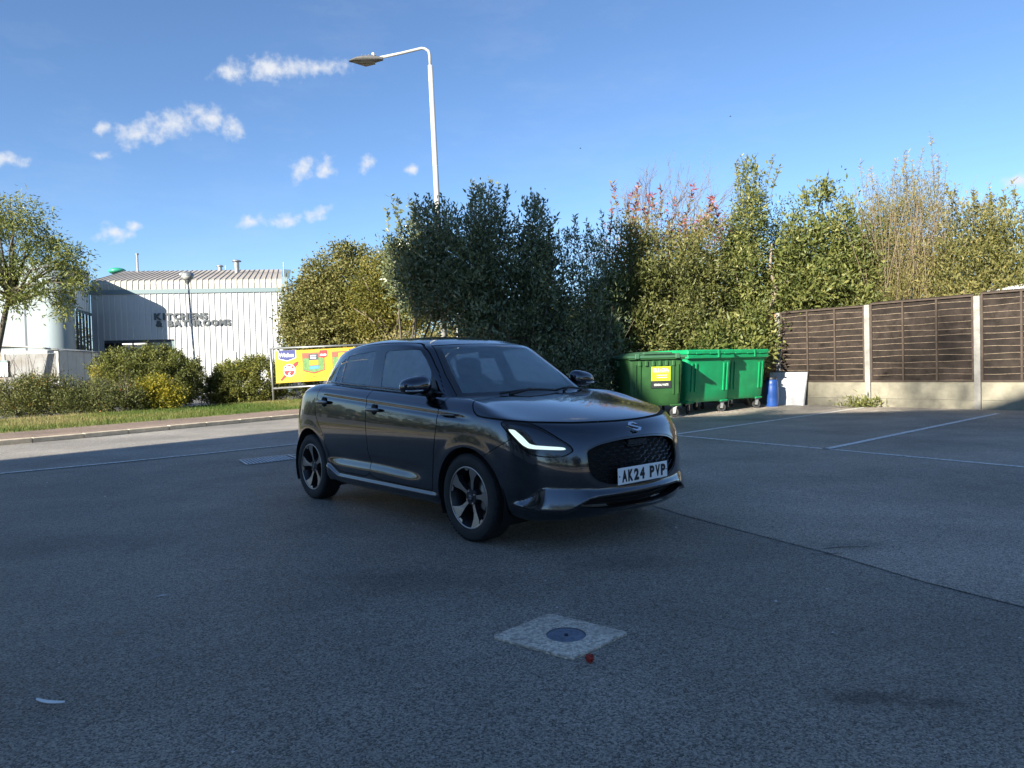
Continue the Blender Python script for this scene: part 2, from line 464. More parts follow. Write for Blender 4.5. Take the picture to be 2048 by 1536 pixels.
MIR = np.array([1, -1, 1.0])
def both(M):
    V, N, F = M
    return (np.concatenate([V, V * MIR]), np.concatenate([N, N * MIR]), np.concatenate([F, F[:, ::-1] + len(V)]))
def flip(M):
    return (M[0] * MIR, M[1] * MIR, M[2][:, ::-1])
def join(Ms):
    V, N, F, n = [], [], [], 0
    for m in Ms:
        V.append(m[0]); N.append(m[1]); F.append(m[2] + n); n += len(m[0])
    return np.concatenate(V), np.concatenate(N), np.concatenate(F)
def inset(M, d):
    return (M[0] - M[1] * d, M[1], M[2])
def flange(seg, vec):
    """skirt of quads hanging from cut segments along vec"""
    n = len(seg); vec = np.asarray(vec, float)
    V = np.concatenate([seg[:, 0], seg[:, 1], seg[:, 1] + vec, seg[:, 0] + vec])
    i = np.arange(n)
    return V, np.stack([i, i + n, i + 2 * n, i + 3 * n], 1)

def superell(c, r, p=2.6, nu=24, nv=14):
    V = []; F = []
    sp = lambda v: math.copysign(abs(v) ** (2 / p), v)
    for j in range(nv + 1):
        la = -math.pi / 2 + math.pi * j / nv
        for i in range(nu):
            lo = 2 * math.pi * i / nu
            V.append((c[0] + r[0] * sp(math.cos(la)) * sp(math.cos(lo)), c[1] + r[1] * sp(math.cos(la)) * sp(math.sin(lo)), c[2] + r[2] * sp(math.sin(la))))
    for j in range(nv):
        for i in range(nu):
            F.append([j * nu + i, j * nu + (i + 1) % nu, (j + 1) * nu + (i + 1) % nu, (j + 1) * nu + i])
    return V, F

CAR = {}
def car_materials():
    m = mat('grey_metallic_paint', (0.042, 0.051, 0.068), 0.18, 1.0, coat=1.0, spec=0.5)
    principled(m).inputs['Coat IOR'].default_value = 1.65
    CAR['paint'] = m
    CAR['black'] = mat('satin_black_plastic', (0.012, 0.012, 0.013), 0.45, bump=0.1, bscale=300)
    CAR['gloss'] = mat('gloss_black_trim', (0.008, 0.008, 0.010), 0.08, coat=1.0)
    CAR['gap'] = mat('shut_line_black', (0.004, 0.004, 0.004), 0.8)
    CAR['rubber'] = mat('tyre_rubber', (0.016, 0.016, 0.017), 0.75, vary=0.35, scale=30, bump=0.25, bscale=220)
    CAR['alloy'] = mat('machined_alloy', (0.42, 0.38, 0.35), 0.30, 0.9, bump=0.05, bscale=400)
    CAR['alloy_dark'] = mat('dark_alloy', (0.03, 0.03, 0.034), 0.4, 0.4)
    CAR['disc'] = mat('brake_disc_steel', (0.22, 0.21, 0.20), 0.4, 0.9, vary=0.3, scale=20)
    CAR['chrome'] = mat('chrome', (0.75, 0.77, 0.80), 0.12, 1.0)
    CAR['white'] = mat('white_plate', (0.92, 0.93, 0.93), 0.35)
    CAR['ink'] = mat('plate_black', (0.008, 0.008, 0.01), 0.5)
    CAR['drl'] = mat('daytime_light', (0.9, 0.95, 0.9), 0.3, emit=((0.80, 1.0, 0.92), 0.38))
    CAR['cloth'] = mat('seat_cloth', (0.022, 0.022, 0.026), 0.9, bump=0.3, bscale=300)
    CAR['grey'] = mat('grey_headlining', (0.22, 0.22, 0.21), 0.9)
    CAR['paper'] = mat('paper', (0.75, 0.78, 0.78), 0.7)
    CAR['amber'] = mat('clear_indicator', (0.35, 0.36, 0.38), 0.1, 0.6, coat=1)
    CAR['lampin'] = mat('lamp_inner', (0.03, 0.035, 0.045), 0.2, 0.6)
    def glass(name, tint, film, filmcol):
        m = new_mat(name); nt = m.node_tree; nt.nodes.clear()
        out = nt.nodes.new('ShaderNodeOutputMaterial')
        tr = nt.nodes.new('ShaderNodeBsdfTransparent'); tr.inputs[0].default_value = (*tint, 1)
        gl = nt.nodes.new('ShaderNodeBsdfGlossy'); gl.inputs['Roughness'].default_value = 0.015
        fr = nt.nodes.new('ShaderNodeFresnel'); fr.inputs[0].default_value = 1.62
        mx = nt.nodes.new('ShaderNodeMixShader')
        nt.links.new(fr.outputs[0], mx.inputs[0]); nt.links.new(tr.outputs[0], mx.inputs[1]); nt.links.new(gl.outputs[0], mx.inputs[2])
        last = mx
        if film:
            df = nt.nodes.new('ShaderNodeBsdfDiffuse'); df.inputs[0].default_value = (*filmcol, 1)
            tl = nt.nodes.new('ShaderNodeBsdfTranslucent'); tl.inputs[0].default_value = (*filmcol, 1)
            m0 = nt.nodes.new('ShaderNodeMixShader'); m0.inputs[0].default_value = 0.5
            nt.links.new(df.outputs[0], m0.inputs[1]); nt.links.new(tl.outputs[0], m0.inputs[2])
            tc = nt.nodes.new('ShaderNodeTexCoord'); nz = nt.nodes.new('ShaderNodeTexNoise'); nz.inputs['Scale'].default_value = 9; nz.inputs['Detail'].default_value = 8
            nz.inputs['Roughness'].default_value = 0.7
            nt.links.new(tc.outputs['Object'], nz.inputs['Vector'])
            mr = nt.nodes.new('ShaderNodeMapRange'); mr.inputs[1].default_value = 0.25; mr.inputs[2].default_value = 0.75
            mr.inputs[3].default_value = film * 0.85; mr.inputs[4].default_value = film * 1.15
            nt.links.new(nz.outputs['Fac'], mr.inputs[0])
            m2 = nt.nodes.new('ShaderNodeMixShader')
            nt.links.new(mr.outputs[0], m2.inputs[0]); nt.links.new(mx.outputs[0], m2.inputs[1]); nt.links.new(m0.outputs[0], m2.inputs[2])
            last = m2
        nt.links.new(last.outputs[0], out.inputs[0])
        return m
    CAR['glass'] = glass('car_glass', (0.72, 0.80, 0.80), 0.36, (0.60, 0.80, 0.92))  # bluish film stands in for part of the reflected sky
    CAR['misted_sky'] = glass('misted_sky_window_glass', (0.66, 0.74, 0.76), 0.74, (0.74, 0.88, 0.97))  # film is mist, made stronger and bluer in place of reflected sky
    CAR['lens'] = glass('lamp_lens', (0.93, 0.95, 0.97), 0, (1, 1, 1))

def build_car(loc, yaw):
    car_materials()
    car = empty('car', (*loc, 0), yaw)
    tag(car, 'dark grey five-door hatchback parked in the middle of the car park', 'car')
    def put(name, M, m, parent=car):
        return link(name, mesh_data(name, M[0], M[2], CAR[m] if isinstance(m, str) else m, True, M[1]), parent)
    # ---------------- lower body grid with sculpted detail
    g = loft(LOW, 0.0115)
    N = grid_normals(g)
    if N[g.shape[0] // 2, g.shape[1] // 2, 1] < 0:
        N = -N
    x, y, z = g[..., 0], g[..., 1], g[..., 2]
    AF, AR = (0.012, 0.305, 0.352), (-2.448, 0.31, 0.362)
    d = np.zeros_like(x)
    low = z < 0.8
    d -= 0.024 * sm(-2.2, -1.8, x) * (1 - sm(-0.80, -0.40, x)) * np.exp(-((z - (0.445 - 0.02 * sm(-1.3, -0.5, x))) / 0.052) ** 2)
    zc = 0.292 + 0.07 * sm(-1.86, -2.08, x)
    d += 0.016 * sm(-2.14, -2.06, x) * (1 - sm(-0.42, -0.30, x)) * (1 - sm(zc - 0.016, zc + 0.006, z))
    for cx, cz, rr in (AF, AR):
        r_ = np.hypot(x - cx, z - cz)
        d += low * (y > 0.5) * 0.0035 * (1 - sm(rr + 0.006, rr + 0.09, r_))
    d -= 0.006 * np.exp(-((z - (0.888 - 0.06 * x - 0.035)) / 0.018) ** 2) * sm(-2.3, -2.0, x) * (1 - sm(-0.1, 0.1, x))
    ya = np.abs(y)
    zt = np.interp(ya, [0, .38, .59, .70, .73, .78, .84], [.378, .388, .412, .420, .408, .34, .31])
    zb = np.interp(ya, [0, .38, .46, .54, .588, .744, .78, .84], [.348, .350, .341, .300, .277, .287, .302, .30])
    amp = np.interp(ya, [0, .40, .6, .72, .80, .85], [.018, .022, .046, .048, .020, 0])
    ramp = np.clip((zt - z) / (zt - zb), 0, 1)
    fall = 1 - 0.75 * sm(0, 0.022, zb - z)
    d += sm(0.38, 0.50, x) * amp * ramp * fall * (z < 0.6)
    # shallow fold running from the head-lamp towards the grille
    g2 = g + N * d[..., None]
    N = grid_normals(g2)
    if N[g.shape[0] // 2, g.shape[1] // 2, 1] < 0:
        N = -N
    F = grid_tris(*g.shape[:2])
    L = (g2.reshape(-1, 3), N.reshape(-1, 3), F)
    # drop the hidden deck under the cabin
    _, L, _ = clip(L, np.where(L[0][:, 2] > 0.9, np.maximum(L[0][:, 0] + 0.30, L[0][:, 1] - 0.62), 1.0))
    lips = []
    for cx, cz, rr in (AF, AR):
        v = L[0]
        sd = np.where((v[:, 1] > 0.5), np.hypot(v[:, 0] - cx, v[:, 2] - cz) - rr, 1.0)
        _, L, seg = clip(L, sd)
        lips.append(seg)
    PHI = lambda v: np.degrees(np.arctan2(v[:, 1], v[:, 0] + 0.3))
    ARC = lambda v: np.stack([np.radians(PHI(v)) * 0.9, v[:, 2]], 1)
    # bonnet
    def f_hood(v):
        zg = np.interp(PHI(v), [0, 6.2, 25.7, 41.3, 53, 60, 63.6, 66.5, 69.5, 72.5, 76], [.814, .814, .821, .836, .856, .866, .876, .905, .955, 1.02, 1.3])
        return np.where(v[:, 2] > 0.74, np.maximum((zg - v[:, 2]) * 0.9, (-0.205 - 0.03 * (1 - (v[:, 1] / .7) ** 2)) - v[:, 0]), 0.2)
    hood, L = carve(L, f_hood, 0.0052)
    hood = both(hood)
    put('bonnet', hood, 'paint')
    # head-lamps
    HP = [(0.318, 0.823, 0.847), (0.474, 0.704, 0.838), (0.584, 0.655, 0.79), (0.735, 0.522, 0.660), (0.698, 0.598, 0.616), (0.621, 0.696, 0.618), (0.544, 0.761, 0.636), (0.498, 0.785, 0.68), (0.417, 0.812, 0.759)]
    hp = rounded([(math.radians(math.degrees(math.atan2(b, a + 0.3))) * 0.9, c) for a, b, c in HP], 2, 0.2)
    f_head = lambda v: np.where(v[:, 0] > 0.15, poly_sd(ARC(v), hp), 1.0)
    head, L = carve(L, f_head, 0.0032)
    DP = [(0.392, 0.815, 0.797), (0.440, 0.793, 0.795), (0.499, 0.771, 0.748), (0.546, 0.75, 0.697), (0.688, 0.593, 0.678), (0.705, 0.573, 0.666), (0.690, 0.595, 0.659), (0.542, 0.757, 0.672), (0.50, 0.78, 0.695)]
    dp = [(math.atan2(b, a + 0.3) * 0.9, c) for a, b, c in DP]
    drl, _, _ = clip(head, poly_sd(ARC(head[0]), rounded(dp, 1, 0.15)))
    # grille
    GP = [(-.468, .60), (-.462, .655), (-.36, .690), (-.18, .710), (0, .714), (.18, .710), (.36, .690), (.462, .655), (.468, .60), (.462, .50), (.405, .437), (.28, .398), (0, .385), (-.28, .398), (-.405, .437), (-.462, .50)]
    gp = rounded(GP, 2, 0.2)
    f_gr = lambda v: np.where(v[:, 0] > 0.5, poly_sd(v[:, 1:3], gp), 1.0)
    gri, L, gseg = clip(L, f_gr(L[0]))
    # lower intake
    IP = [(-.545, .297), (-.47, .338), (-.24, .340), (0, .340), (.24, .340), (.47, .338), (.545, .297), (.46, .278), (.32, .258), (0, .254), (-.32, .258), (-.46, .278)]
    ip = rounded(IP, 2, 0.2)
    itk, L, iseg = clip(L, np.where(L[0][:, 0] > 0.5, poly_sd(L[0][:, 1:3], ip), 1.0))
    # doors
    fd = rounded([(-.30, 1.06), (-.335, .90), (-.343, .776), (-.372, .615), (-.415, .33), (-.43, .303), (-1.325, .316), (-1.335, .55), (-1.366, .789), (-1.366, .946), (-1.38, 1.08)], 1, 0.12)
    rd = rounded([(-1.38, 1.1), (-1.366, .946), (-1.366, .789), (-1.335, .55), (-1.325, .318), (-1.86, .318), (-2.0, .372), (-2.055, .43), (-2.112, .55), (-2.167, .66), (-2.25, .735), (-2.302, .82), (-2.30, .90), (-2.262, 1.0), (-2.25, 1.12)], 1, 0.15)
    sidep = lambda poly: (lambda v: np.where(v[:, 1] > 0.6, poly_sd(v[:, [0, 2]], poly), 1.0))
    fdoor, L = carve(L, sidep(fd), 0.0042)
    rdoor, L = carve(L, sidep(rd), 0.0042)
    for fl in (flip, lambda m: m):
        a = put('front_door', fl(fdoor), 'paint'); CAR.setdefault('doors', []).append(a)
        b = put('rear_door', fl(rdoor), 'paint'); CAR['doors'].append(b)
    # bumper seam
    def f_bum(v):
        line = v[:, 2] - (0.615 + 0.525 * (v[:, 0] - 0.208))
        return np.where(v[:, 0] > 0.16, np.minimum(np.maximum(line, 0.17 - v[:, 0]), (PHI(v) - 47) * 0.015), 0.2)
    bum, L = carve(L, f_bum, 0.0026)
    bumper = put('front_bumper', both(bum), 'paint')
    # rear lamp and rear bumper
    rl = rounded([(-2.60, .99), (-2.76, 1.0), (-2.93, .93), (-2.93, .80), (-2.80, .82), (-2.70, .90)], 2)
    rlamp, L = carve(L, lambda v: np.where((v[:, 1] > .45) & (v[:, 0] < -2.4), poly_sd(v[:, [0, 2]], rl), 1.0), 0.002)
    red = mat('rear_lamp_red', (0.25, 0.006, 0.008), 0.12, coat=1)
    for fl in (flip, lambda m: m):
        put('rear_lamp', fl(rlamp), red)
    put('body_shell', both(L), 'paint')
    # arch lips and liners
    Vs, Fs = [], []; n = 0
    for seg in lips:
        v, f = flange(seg, (0, -0.035, 0)); Vs.append(v); Fs.append(f + n); n += len(v)
    v = np.concatenate(Vs); f = np.concatenate(Fs)
    link('arch_lip', mesh_data('arch_lip', np.concatenate([v, v * MIR]), np.concatenate([f, f + len(v)]), CAR['black']), car)
    for cx, cz, rr in (AF, AR):
        for s in (-1, 1):
            mb = MB(); V = []; Fq = []
            for k in range(25):
                a = math.radians(-25 + 230 * k / 24)
                px_, pz_ = cx + (rr + 0.012) * math.cos(a), cz + (rr + 0.012) * math.sin(a)
                V += [(px_, s * 0.84, pz_), (px_, s * 0.50, pz_)]
            for k in range(24):
                Fq.append([2 * k, 2 * k + 1, 2 * k + 3, 2 * k + 2])
            Fq.append([2 * k + 1 for k in range(25)])
            mb.add(V, Fq); mb.build('wheel_arch_liner', CAR['gap'], car)
    # lamp pieces
    for fl in (flip, lambda m: m):
        hm = fl(head)
        h = put('headlight', inset(hm, 0.022), 'lampin')
        put('lens', inset(hm, 0.001), 'lens', h)
        put('light_guide', inset(fl(drl), 0.009), 'drl', h)
        s = -1 if hm[0][:, 1].mean() < 0 else 1
        mb = MB()
        for ang, zz in ((47, .742), (42, .728)):
            cxp, cyp = -0.3 + 1.06 * math.cos(R(ang)) * 0.96, 1.06 * math.sin(R(ang)) * 0.93
            V, Fq = superell((cxp - 0.055, s * (cyp - 0.03), zz), (0.03, 0.03, 0.024), 2.2, 16, 8); mb.add(V, Fq)
        mb.build('projector', CAR['lens'] if False else CAR['gloss'], h, smooth=True)
    # grille: surround, dark back, staggered bars
    gv, gf = flange(np.concatenate([gseg, gseg * MIR]), (-0.045, 0, 0))
    gr = link('grille', mesh_data('grille', gv, gf, CAR['gloss']), car)
    put('grille_back', inset(both(gri), 0.05), 'gap', gr)
    rim_in, _, _ = clip(gri, -(f_gr(gri[0]) + 0.012))
    put('grille_surround', inset(both(rim_in), 0.004), 'gloss', gr)
    def front_x(yy, zz):
        v = gri[0]; k = ((v[:, 1] - abs(yy)) ** 2 + (v[:, 2] - zz) ** 2).argmin(); return v[k, 0]
    row = 0
    zz = 0.405
    while zz < 0.705:
        mb = MB()
        for k in range(-6, 7):
            y0 = k * 0.084 + (0.042 if row % 2 else 0)
            sgn = 1 if y0 >= 0 else -1
            pts = [(y0 - sgn * 0.034, zz + 0.0), (y0 + sgn * 0.008, zz), (y0 + sgn * 0.034, zz + 0.024), (y0 + sgn * 0.062, zz + 0.024)]
            if all(poly_sd(np.array([p_]), gp)[0] < -0.012 for p_ in pts):
                mb.tube([(front_x(a, b) - 0.020, a, b) for a, b in pts], 0.0042, 5)
        if mb.V:
            mb.build('grille_bar', CAR['gloss'], gr)
        zz += 0.0245; row += 1
    mb = MB(); mb.box((0.765, -0.085, 0.635), (0.797, 0.105, 0.692), 0.006); mb.build('radar_panel', CAR['gloss'], gr)
    iv, if_ = flange(np.concatenate([iseg, iseg * MIR]), (-0.07, 0, 0))
    it = link('lower_intake', mesh_data('lower_intake', iv, if_, CAR['black']), car)
    put('intake_back', inset(both(itk), 0.06), 'gap', it)
    for zz in (0.280, 0.305):
        mb = MB()
        mb.tube([(0.80 - 0.12 * (a / .5) ** 2, a, zz + 0.014 * (a / .5) ** 2) for a in np.linspace(-.44, .44, 15)], 0.005, 5)
        mb.build('intake_bar', CAR['black'], it)
    # splitter lip
    mb = MB()
    mb.tube([(0.822 - 0.165 * (a / .6) ** 2.0 * (1.25 if abs(a) > .5 else 1), a, 0.232 + 0.03 * abs(a / .6) ** 3) for a in np.linspace(-.60, .60, 25)], 0.012, 6)
    mb.build('splitter', CAR['gloss'], car)
    # ---------------- number plate
    pz, px_ = 0.4605, 0.852
    pl = MB().box((px_ - 0.006, -0.26, pz - 0.0555), (px_, 0.26, pz + 0.0555), 0.004).build('number_plate', CAR['white'], car)
    MB().box((px_ - 0.05, -0.20, pz - 0.05), (px_ - 0.0065, 0.20, pz + 0.05)).build('plate_bracket', CAR['black'], pl)
    me_rot = Matrix(((0, 0, 1, 0), (1, 0, 0, 0), (0, 1, 0, 0), (0, 0, 0, 1)))
    adv = -0.221
    for ch, wd in (('A', .05), ('K', .05), ('2', .05), ('4', .05), (' ', .033), ('P', .05), ('V', .05), ('P', .05)):
        if ch != ' ':
            me = text_mesh(ch, 0.1, 0.0006, CAR['ink'], 0.0052, 1.0, name='plate_letter')
            co = np.empty(len(me.vertices) * 3, np.float32); me.vertices.foreach_get('co', co); co = co.reshape(-1, 3)
            lo, hi = co.min(0), co.max(0)
            co[:, 0] = (co[:, 0] - lo[0]) / (hi[0] - lo[0]) * wd; co[:, 1] = (co[:, 1] - lo[1]) / (hi[1] - lo[1]) * 0.079
            me.vertices.foreach_set('co', co.ravel()); me.transform(me_rot)
            link('plate_letter', me, pl, (px_ + 0.0012, adv, pz - 0.0395))
        adv += wd + 0.0105
    for s in (-1, 1):
        MB().lathe([(0.0, 0.002), (0.005, 0.0015), (0.006, 0.0)], 12, 'x', (px_ + 0.0005, s * 0.245, pz + 0.0)).build('screw_cap', CAR['disc'], pl)
    me = text_mesh('CAR SALES', 0.009, 0.0002, CAR['ink'], name='dealer_line') if False else None
    # ---------------- badge: slanted S in two folded strokes
    S = [(-.056, .012), (-.010, .048), (.042, .048), (.018, .029), (.000, .029), (-.012, .019), (.056, -.012), (.010, -.048), (-.042, -.048), (-.018, -.029), (.000, -.029), (.012, -.019)]
    S = [(-.055, .018), (-.022, .045), (.020, .045), (.050, .020), (.026, .020), (.012, .030), (-.010, .030), (-.024, .019), (.055, -.018), (.022, -.045), (-.020, -.045), (-.050, -.020), (-.026, -.020), (-.012, -.030), (.010, -.030), (.024, -.019)]
    nb = Vector((0.62, 0, 0.78)).normalized(); ub = Vector((0, 1, 0)); vb = nb.cross(ub)
    MB().prism(S, Vector((0.778, 0, 0.768)), ub, vb, nb * 0.008).build('badge', CAR['chrome'], car)
    # ---------------- greenhouse
    gg = loft(GH, 0.0115); NG = grid_normals(gg)
    mid = (gg.shape[0] // 2, gg.shape[1] // 3)
    if NG[mid][1] < 0: NG = -NG
    G = (gg.reshape(-1, 3), NG.reshape(-1, 3), grid_tris(*gg.shape[:2]))
    def f_ws(v, ins=0.0, bot=-9.0, top=0.0):
        yw = np.interp(v[:, 2], [.95, .994, 1.16, 1.389, 1.42], [.672, .66, .609, .50, .48]) - ins
        zt_ = 1.402 - 0.06 * v[:, 1] ** 2 - top
        return np.where(v[:, 0] > -1.15, np.maximum.reduce([v[:, 1] - yw, v[:, 2] - zt_, bot - v[:, 2]]), 1.0)
    ws, G = carve(G, lambda v: f_ws(v), 0.003)
    wsg, frit, _ = clip(ws, f_ws(ws[0], 0.052, 1.012, 0.028))
    wsc = put('windscreen', both(wsg), 'glass')
    put('windscreen_border', both(frit), 'gloss', wsc)
    frame = [(-2.262, 1.045), (-2.243, 1.282), (-2.067, 1.348), (-1.758, 1.374), (-1.47, 1.380), (-0.93, 1.376), (-0.85, 1.335), (-0.66, 1.185), (-0.50, 1.0), (-0.5, .95), (-2.2, .95)]
    fw_ = [(-1.291, 1.042), (-1.377, 1.363), (-0.925, 1.362), (-0.80, 1.28), (-0.672, 1.179), (-0.565, 1.012)]
    rw_ = [(-2.041, 1.075), (-2.104, 1.334), (-1.9, 1.352), (-1.545, 1.367), (-1.475, 1.052)]
    qw_ = [(-2.206, 1.079), (-2.215, 1.275), (-2.135, 1.325), (-2.075, 1.077)]
    sideg = lambda poly: (lambda v: np.where((v[:, 1] > 0.48) & (v[:, 0] < -0.4), poly_sd(v[:, [0, 2]], poly), 1.0))
    fr, G, _ = clip(G, sideg(frame)(G[0]))
    wins = []
    for nm, poly in (('front_window', fw_), ('rear_window', rw_), ('quarter_window', qw_)):
        w, fr, _ = clip(fr, sideg(rounded(poly, 1, 0.08))(fr[0]))
        wins.append((nm, inset(w, 0.004)))
    for i, fl in enumerate((flip, lambda m: m)):
        for nm, w in wins:
            par = CAR['doors'][2 * i + (0 if nm == 'front_window' else 1)]
            put(nm, fl(w), 'misted_sky', par)
        put('window_trim', fl(fr), 'gloss')
    # drip line, door split in the frame, C-pillar panel, rear screen
    drip = np.array([(-2.36, 1.21), (-2.28, 1.306), (-2.174, 1.362), (-2.103, 1.392), (-1.862, 1.425), (-1.472, 1.431), (-1.184, 1.425), (-1.025, 1.414), (-0.95, 1.394), (-0.847, 1.345), (-0.711, 1.245), (-0.591, 1.155), (-0.441, 1.015), (-0.40, .97)])
    dpoly = rounded(np.concatenate([drip, [(-0.4, .9), (-2.4, .9)]]), 1, 0.2)
    cp, G, _ = clip(G, np.where((G[0][:, 1] > .40) & (G[0][:, 0] < -2.2), poly_sd(G[0][:, [0, 2]], rounded([(-2.285, 1.300), (-2.62, 1.300), (-2.72, 1.0), (-2.2, 1.0), (-2.262, 1.08)], 1, .1)), 1.0))
    for fl in (flip, lambda m: m):
        put('pillar_panel', fl(cp), 'gloss')
    G = groove(G, sideg(dpoly), 0.0028)
    G = groove(G, lambda v: np.where((v[:, 1] > .5) & (v[:, 2] > 1.37) & (v[:, 2] < 1.432), v[:, 0] + 1.43 + (v[:, 2] - 1.2) * 0.25, 1.0), 0.0025)
    rs, G = carve(G, lambda v: np.where(v[:, 0] < -2.3, np.maximum(poly_sd(np.stack([v[:, 1], v[:, 2]], 1), rounded([(-.50, 1.12), (-.42, 1.315), (.42, 1.315), (.50, 1.12)], 2)), v[:, 0] + 2.5), 1.0), 0.003)
    put('rear_screen', both(rs), 'glass')
    put('roof', both(G), 'paint')
    GAPm = both(join([q for q in GAPS if len(q[2])])); put('shut_lines', GAPm, 'gap')
    # belt moulding
    for s in (-1, 1):
        mb = MB(); xs = np.linspace(-2.27, -0.42, 24)
        mb.tube([(a, s * (0.757 - 0.018 * sm(-1.6, -2.3, a) - .02 * sm(-.7, -.4, a)), .999 + .048 * (-a - .3) + 0.012) for a in xs], 0.0085, 6)
        mb.build('window_moulding', CAR['gloss'], car, smooth=True)
    # ---------------- cowl, wipers, aerial
    mb = MB(); V = []; ys = np.linspace(-.66, .66, 15)
    for a in ys:
        xb = -0.20 - .03 * (1 - (a / .7) ** 2)
        V += [(xb + 0.03, a, .965 + .012 * abs(a)), (xb - 0.07, a, .963 + .010 * abs(a)), (xb - 0.20, a, 0.985 + .012 * abs(a))]
    mb.add(V, [[3 * i + j, 3 * i + 3 + j, 3 * i + 4 + j, 3 * i + 1 + j] for i in range(14) for j in (0, 1)]); mb.build('cowl', CAR['black'], car)
    for y0, y1, nm in ((-.30, .32, 0), (.28, .60, 1)):
        mb = MB(); ym = (y0 + y1) / 2
        mb.tube([(-.285, a, .998 + .018 * math.sin((a - y0) / (y1 - y0) * math.pi)) for a in np.linspace(y0, y1, 9)], 0.009, 6)
        mb.tube([(-.24, y0 + .06, .99), (-.265, ym - .02, 1.022), (-.285, ym + .05, 1.02)], [0.012, 0.010, 0.007], 6)
        mb.build('wiper', CAR['black'], car, smooth=True)
    MB().tube([(-2.28, 0, 1.472), (-2.37, 0, 1.555)], [0.006, 0.003], 6).build('aerial', CAR['black'], car)
    # ---------------- mirrors
    for s in (-1, 1):
        V, Fq = superell((0, 0, 0), (0.088, 0.128, 0.072), 2.7, 28, 16)
        V2 = []
        for a, b, c in V:
            k = 1 - 0.28 * max(0, (a / .088)) ** 2            # front tapers
            V2.append((a * (1.0 if a > 0 else 0.55), b, c * k * (1 - 0.18 * b / .128 * 1) - 0.006 * (b / .128)))
        mb = MB(); mb.add([(-0.572 + a, s * (0.885 + b * 1.0), 1.078 + c) for a, b, c in V2], Fq if s > 0 else [f[::-1] for f in Fq])
        mi = mb.build('door_mirror', CAR['gloss'] if False else CAR['paint'], car, smooth=True)
        MB().add([(-0.623, s * (0.885 + 0.105 * math.cos(t)), 1.076 + 0.055 * math.sin(t)) for t in np.linspace(0, 2 * math.pi, 21)[:-1]], [list(range(20))]).build('mirror_glass', CAR['chrome'], mi)
        MB().tube([(-0.488, s * a, 1.042 - .01 * (a - .95)) for a in (0.87, 0.92, 0.97)] + [(-0.518, s * 1.002, 1.043)], 0.0075, 6).build('indicator', CAR['amber'], mi, smooth=True)
        MB().tube([(-0.555, s * 0.82, 1.035), (-0.56, s * 0.78, 1.02), (-0.57, s * 0.735, 1.012)], [0.030, 0.035, 0.045], 8).build('mirror_stalk', CAR['black'], mi, smooth=True)
        sail = [(-0.56, 1.008), (-0.63, 1.135), (-0.585, 1.13), (-0.45, 1.0)]
        MB().add([(a, s * (0.746 - 0.36 * (b - 1.0)), b) for a, b in sail], [[0, 1, 2, 3]]).build('sail_panel', CAR['black'], mi)
    # ---------------- door handles
    for s in (-1, 1):
        for hx, hz, i in ((-1.225, .880, 0), (-2.125, .925, 1)):
            par = CAR['doors'][(0 if s < 0 else 2) + i]
            V, Fq = superell((hx - .0, s * 0.862, hz + .002), (0.042, 0.012, 0.045), 2.2, 20, 10)
            MB().add(V, Fq).build('handle_recess', CAR['gap'], par, smooth=True)
            V, Fq = superell((hx, s * 0.884, hz), (0.112, 0.013, 0.0165), 2.8, 24, 10)
            MB().add(V, Fq).build('door_handle', CAR['paint'], par, smooth=True)
            V, Fq = superell((hx + .0, s * 0.872, hz), (0.10, 0.014, 0.010), 2.8, 20, 8)
            MB().add(V, Fq).build('handle_grip', CAR['gap'], par, smooth=True)
    for s in (-1, 1):
        V, Fq = superell((-0.20, s * 0.866, 0.872), (0.10, 0.006, 0.008), 3, 20, 8)
        MB().add(V, Fq).build('fender_trim', CAR['gloss'], car, smooth=True)
    # ---------------- wheels
    make_wheels(car)
    # ---------------- cabin
    MB().box((-2.6, -.74, .20), (0.3, .74, .26)).build('floor_pan', CAR['gap'], car)
    MB().box((-0.62, -.72, .26), (-0.30, .72, .90), 0.05).box((-0.55, -.70, .885), (-0.28, .70, .955), 0.04).build('dashboard', CAR['black'], car, auto=40)
    MB().box((-0.66, -.60, .90), (-0.55, -.20, .985), 0.03).build('instrument_hood', CAR['black'], car, auto=40)
    MB().box((-0.60, -.10, .93), (-0.585, .16, 1.04), 0.006).build('centre_screen', CAR['gloss'], car)
    mb = MB(); ring = [(-0.80 + .055 * math.cos(t), -.36 + .185 * math.sin(t), .905 + .175 * math.cos(t)) for t in np.linspace(0, 2 * math.pi, 33)]
    mb.tube(ring, 0.015, 8, False); mb.tube([(-.80, -.53, .905), (-.79, -.36, .90), (-.80, -.19, .905)], 0.02, 6); mb.tube([(-.79, -.36, .90), (-.60, -.36, .82)], 0.03, 8)
    mb.build('steering_wheel', CAR['black'], car, smooth=True)
    V, Fq = superell((-0.80, 0.02, 1.335), (0.02, 0.115, 0.032), 3, 20, 8)
    MB().add(V, Fq).build('rear_view_mirror', CAR['black'], car, smooth=True)
    MB().prism([(-.09, 0), (.15, 0), (.13, -.075), (-.05, -.075)], (-0.795, 0, 1.375), (0, 1, 0), (-.30 * -1, 0, 1.0), (-0.03, 0, -.02)).build('camera_housing', CAR['black'], car)
    MB().add([(-.40, -.56, .965), (-.40, -.44, .967), (-.44, -.43, .967), (-.44, -.55, .965)], [[0, 1, 2, 3]]).build('permit', CAR['paper'], car)
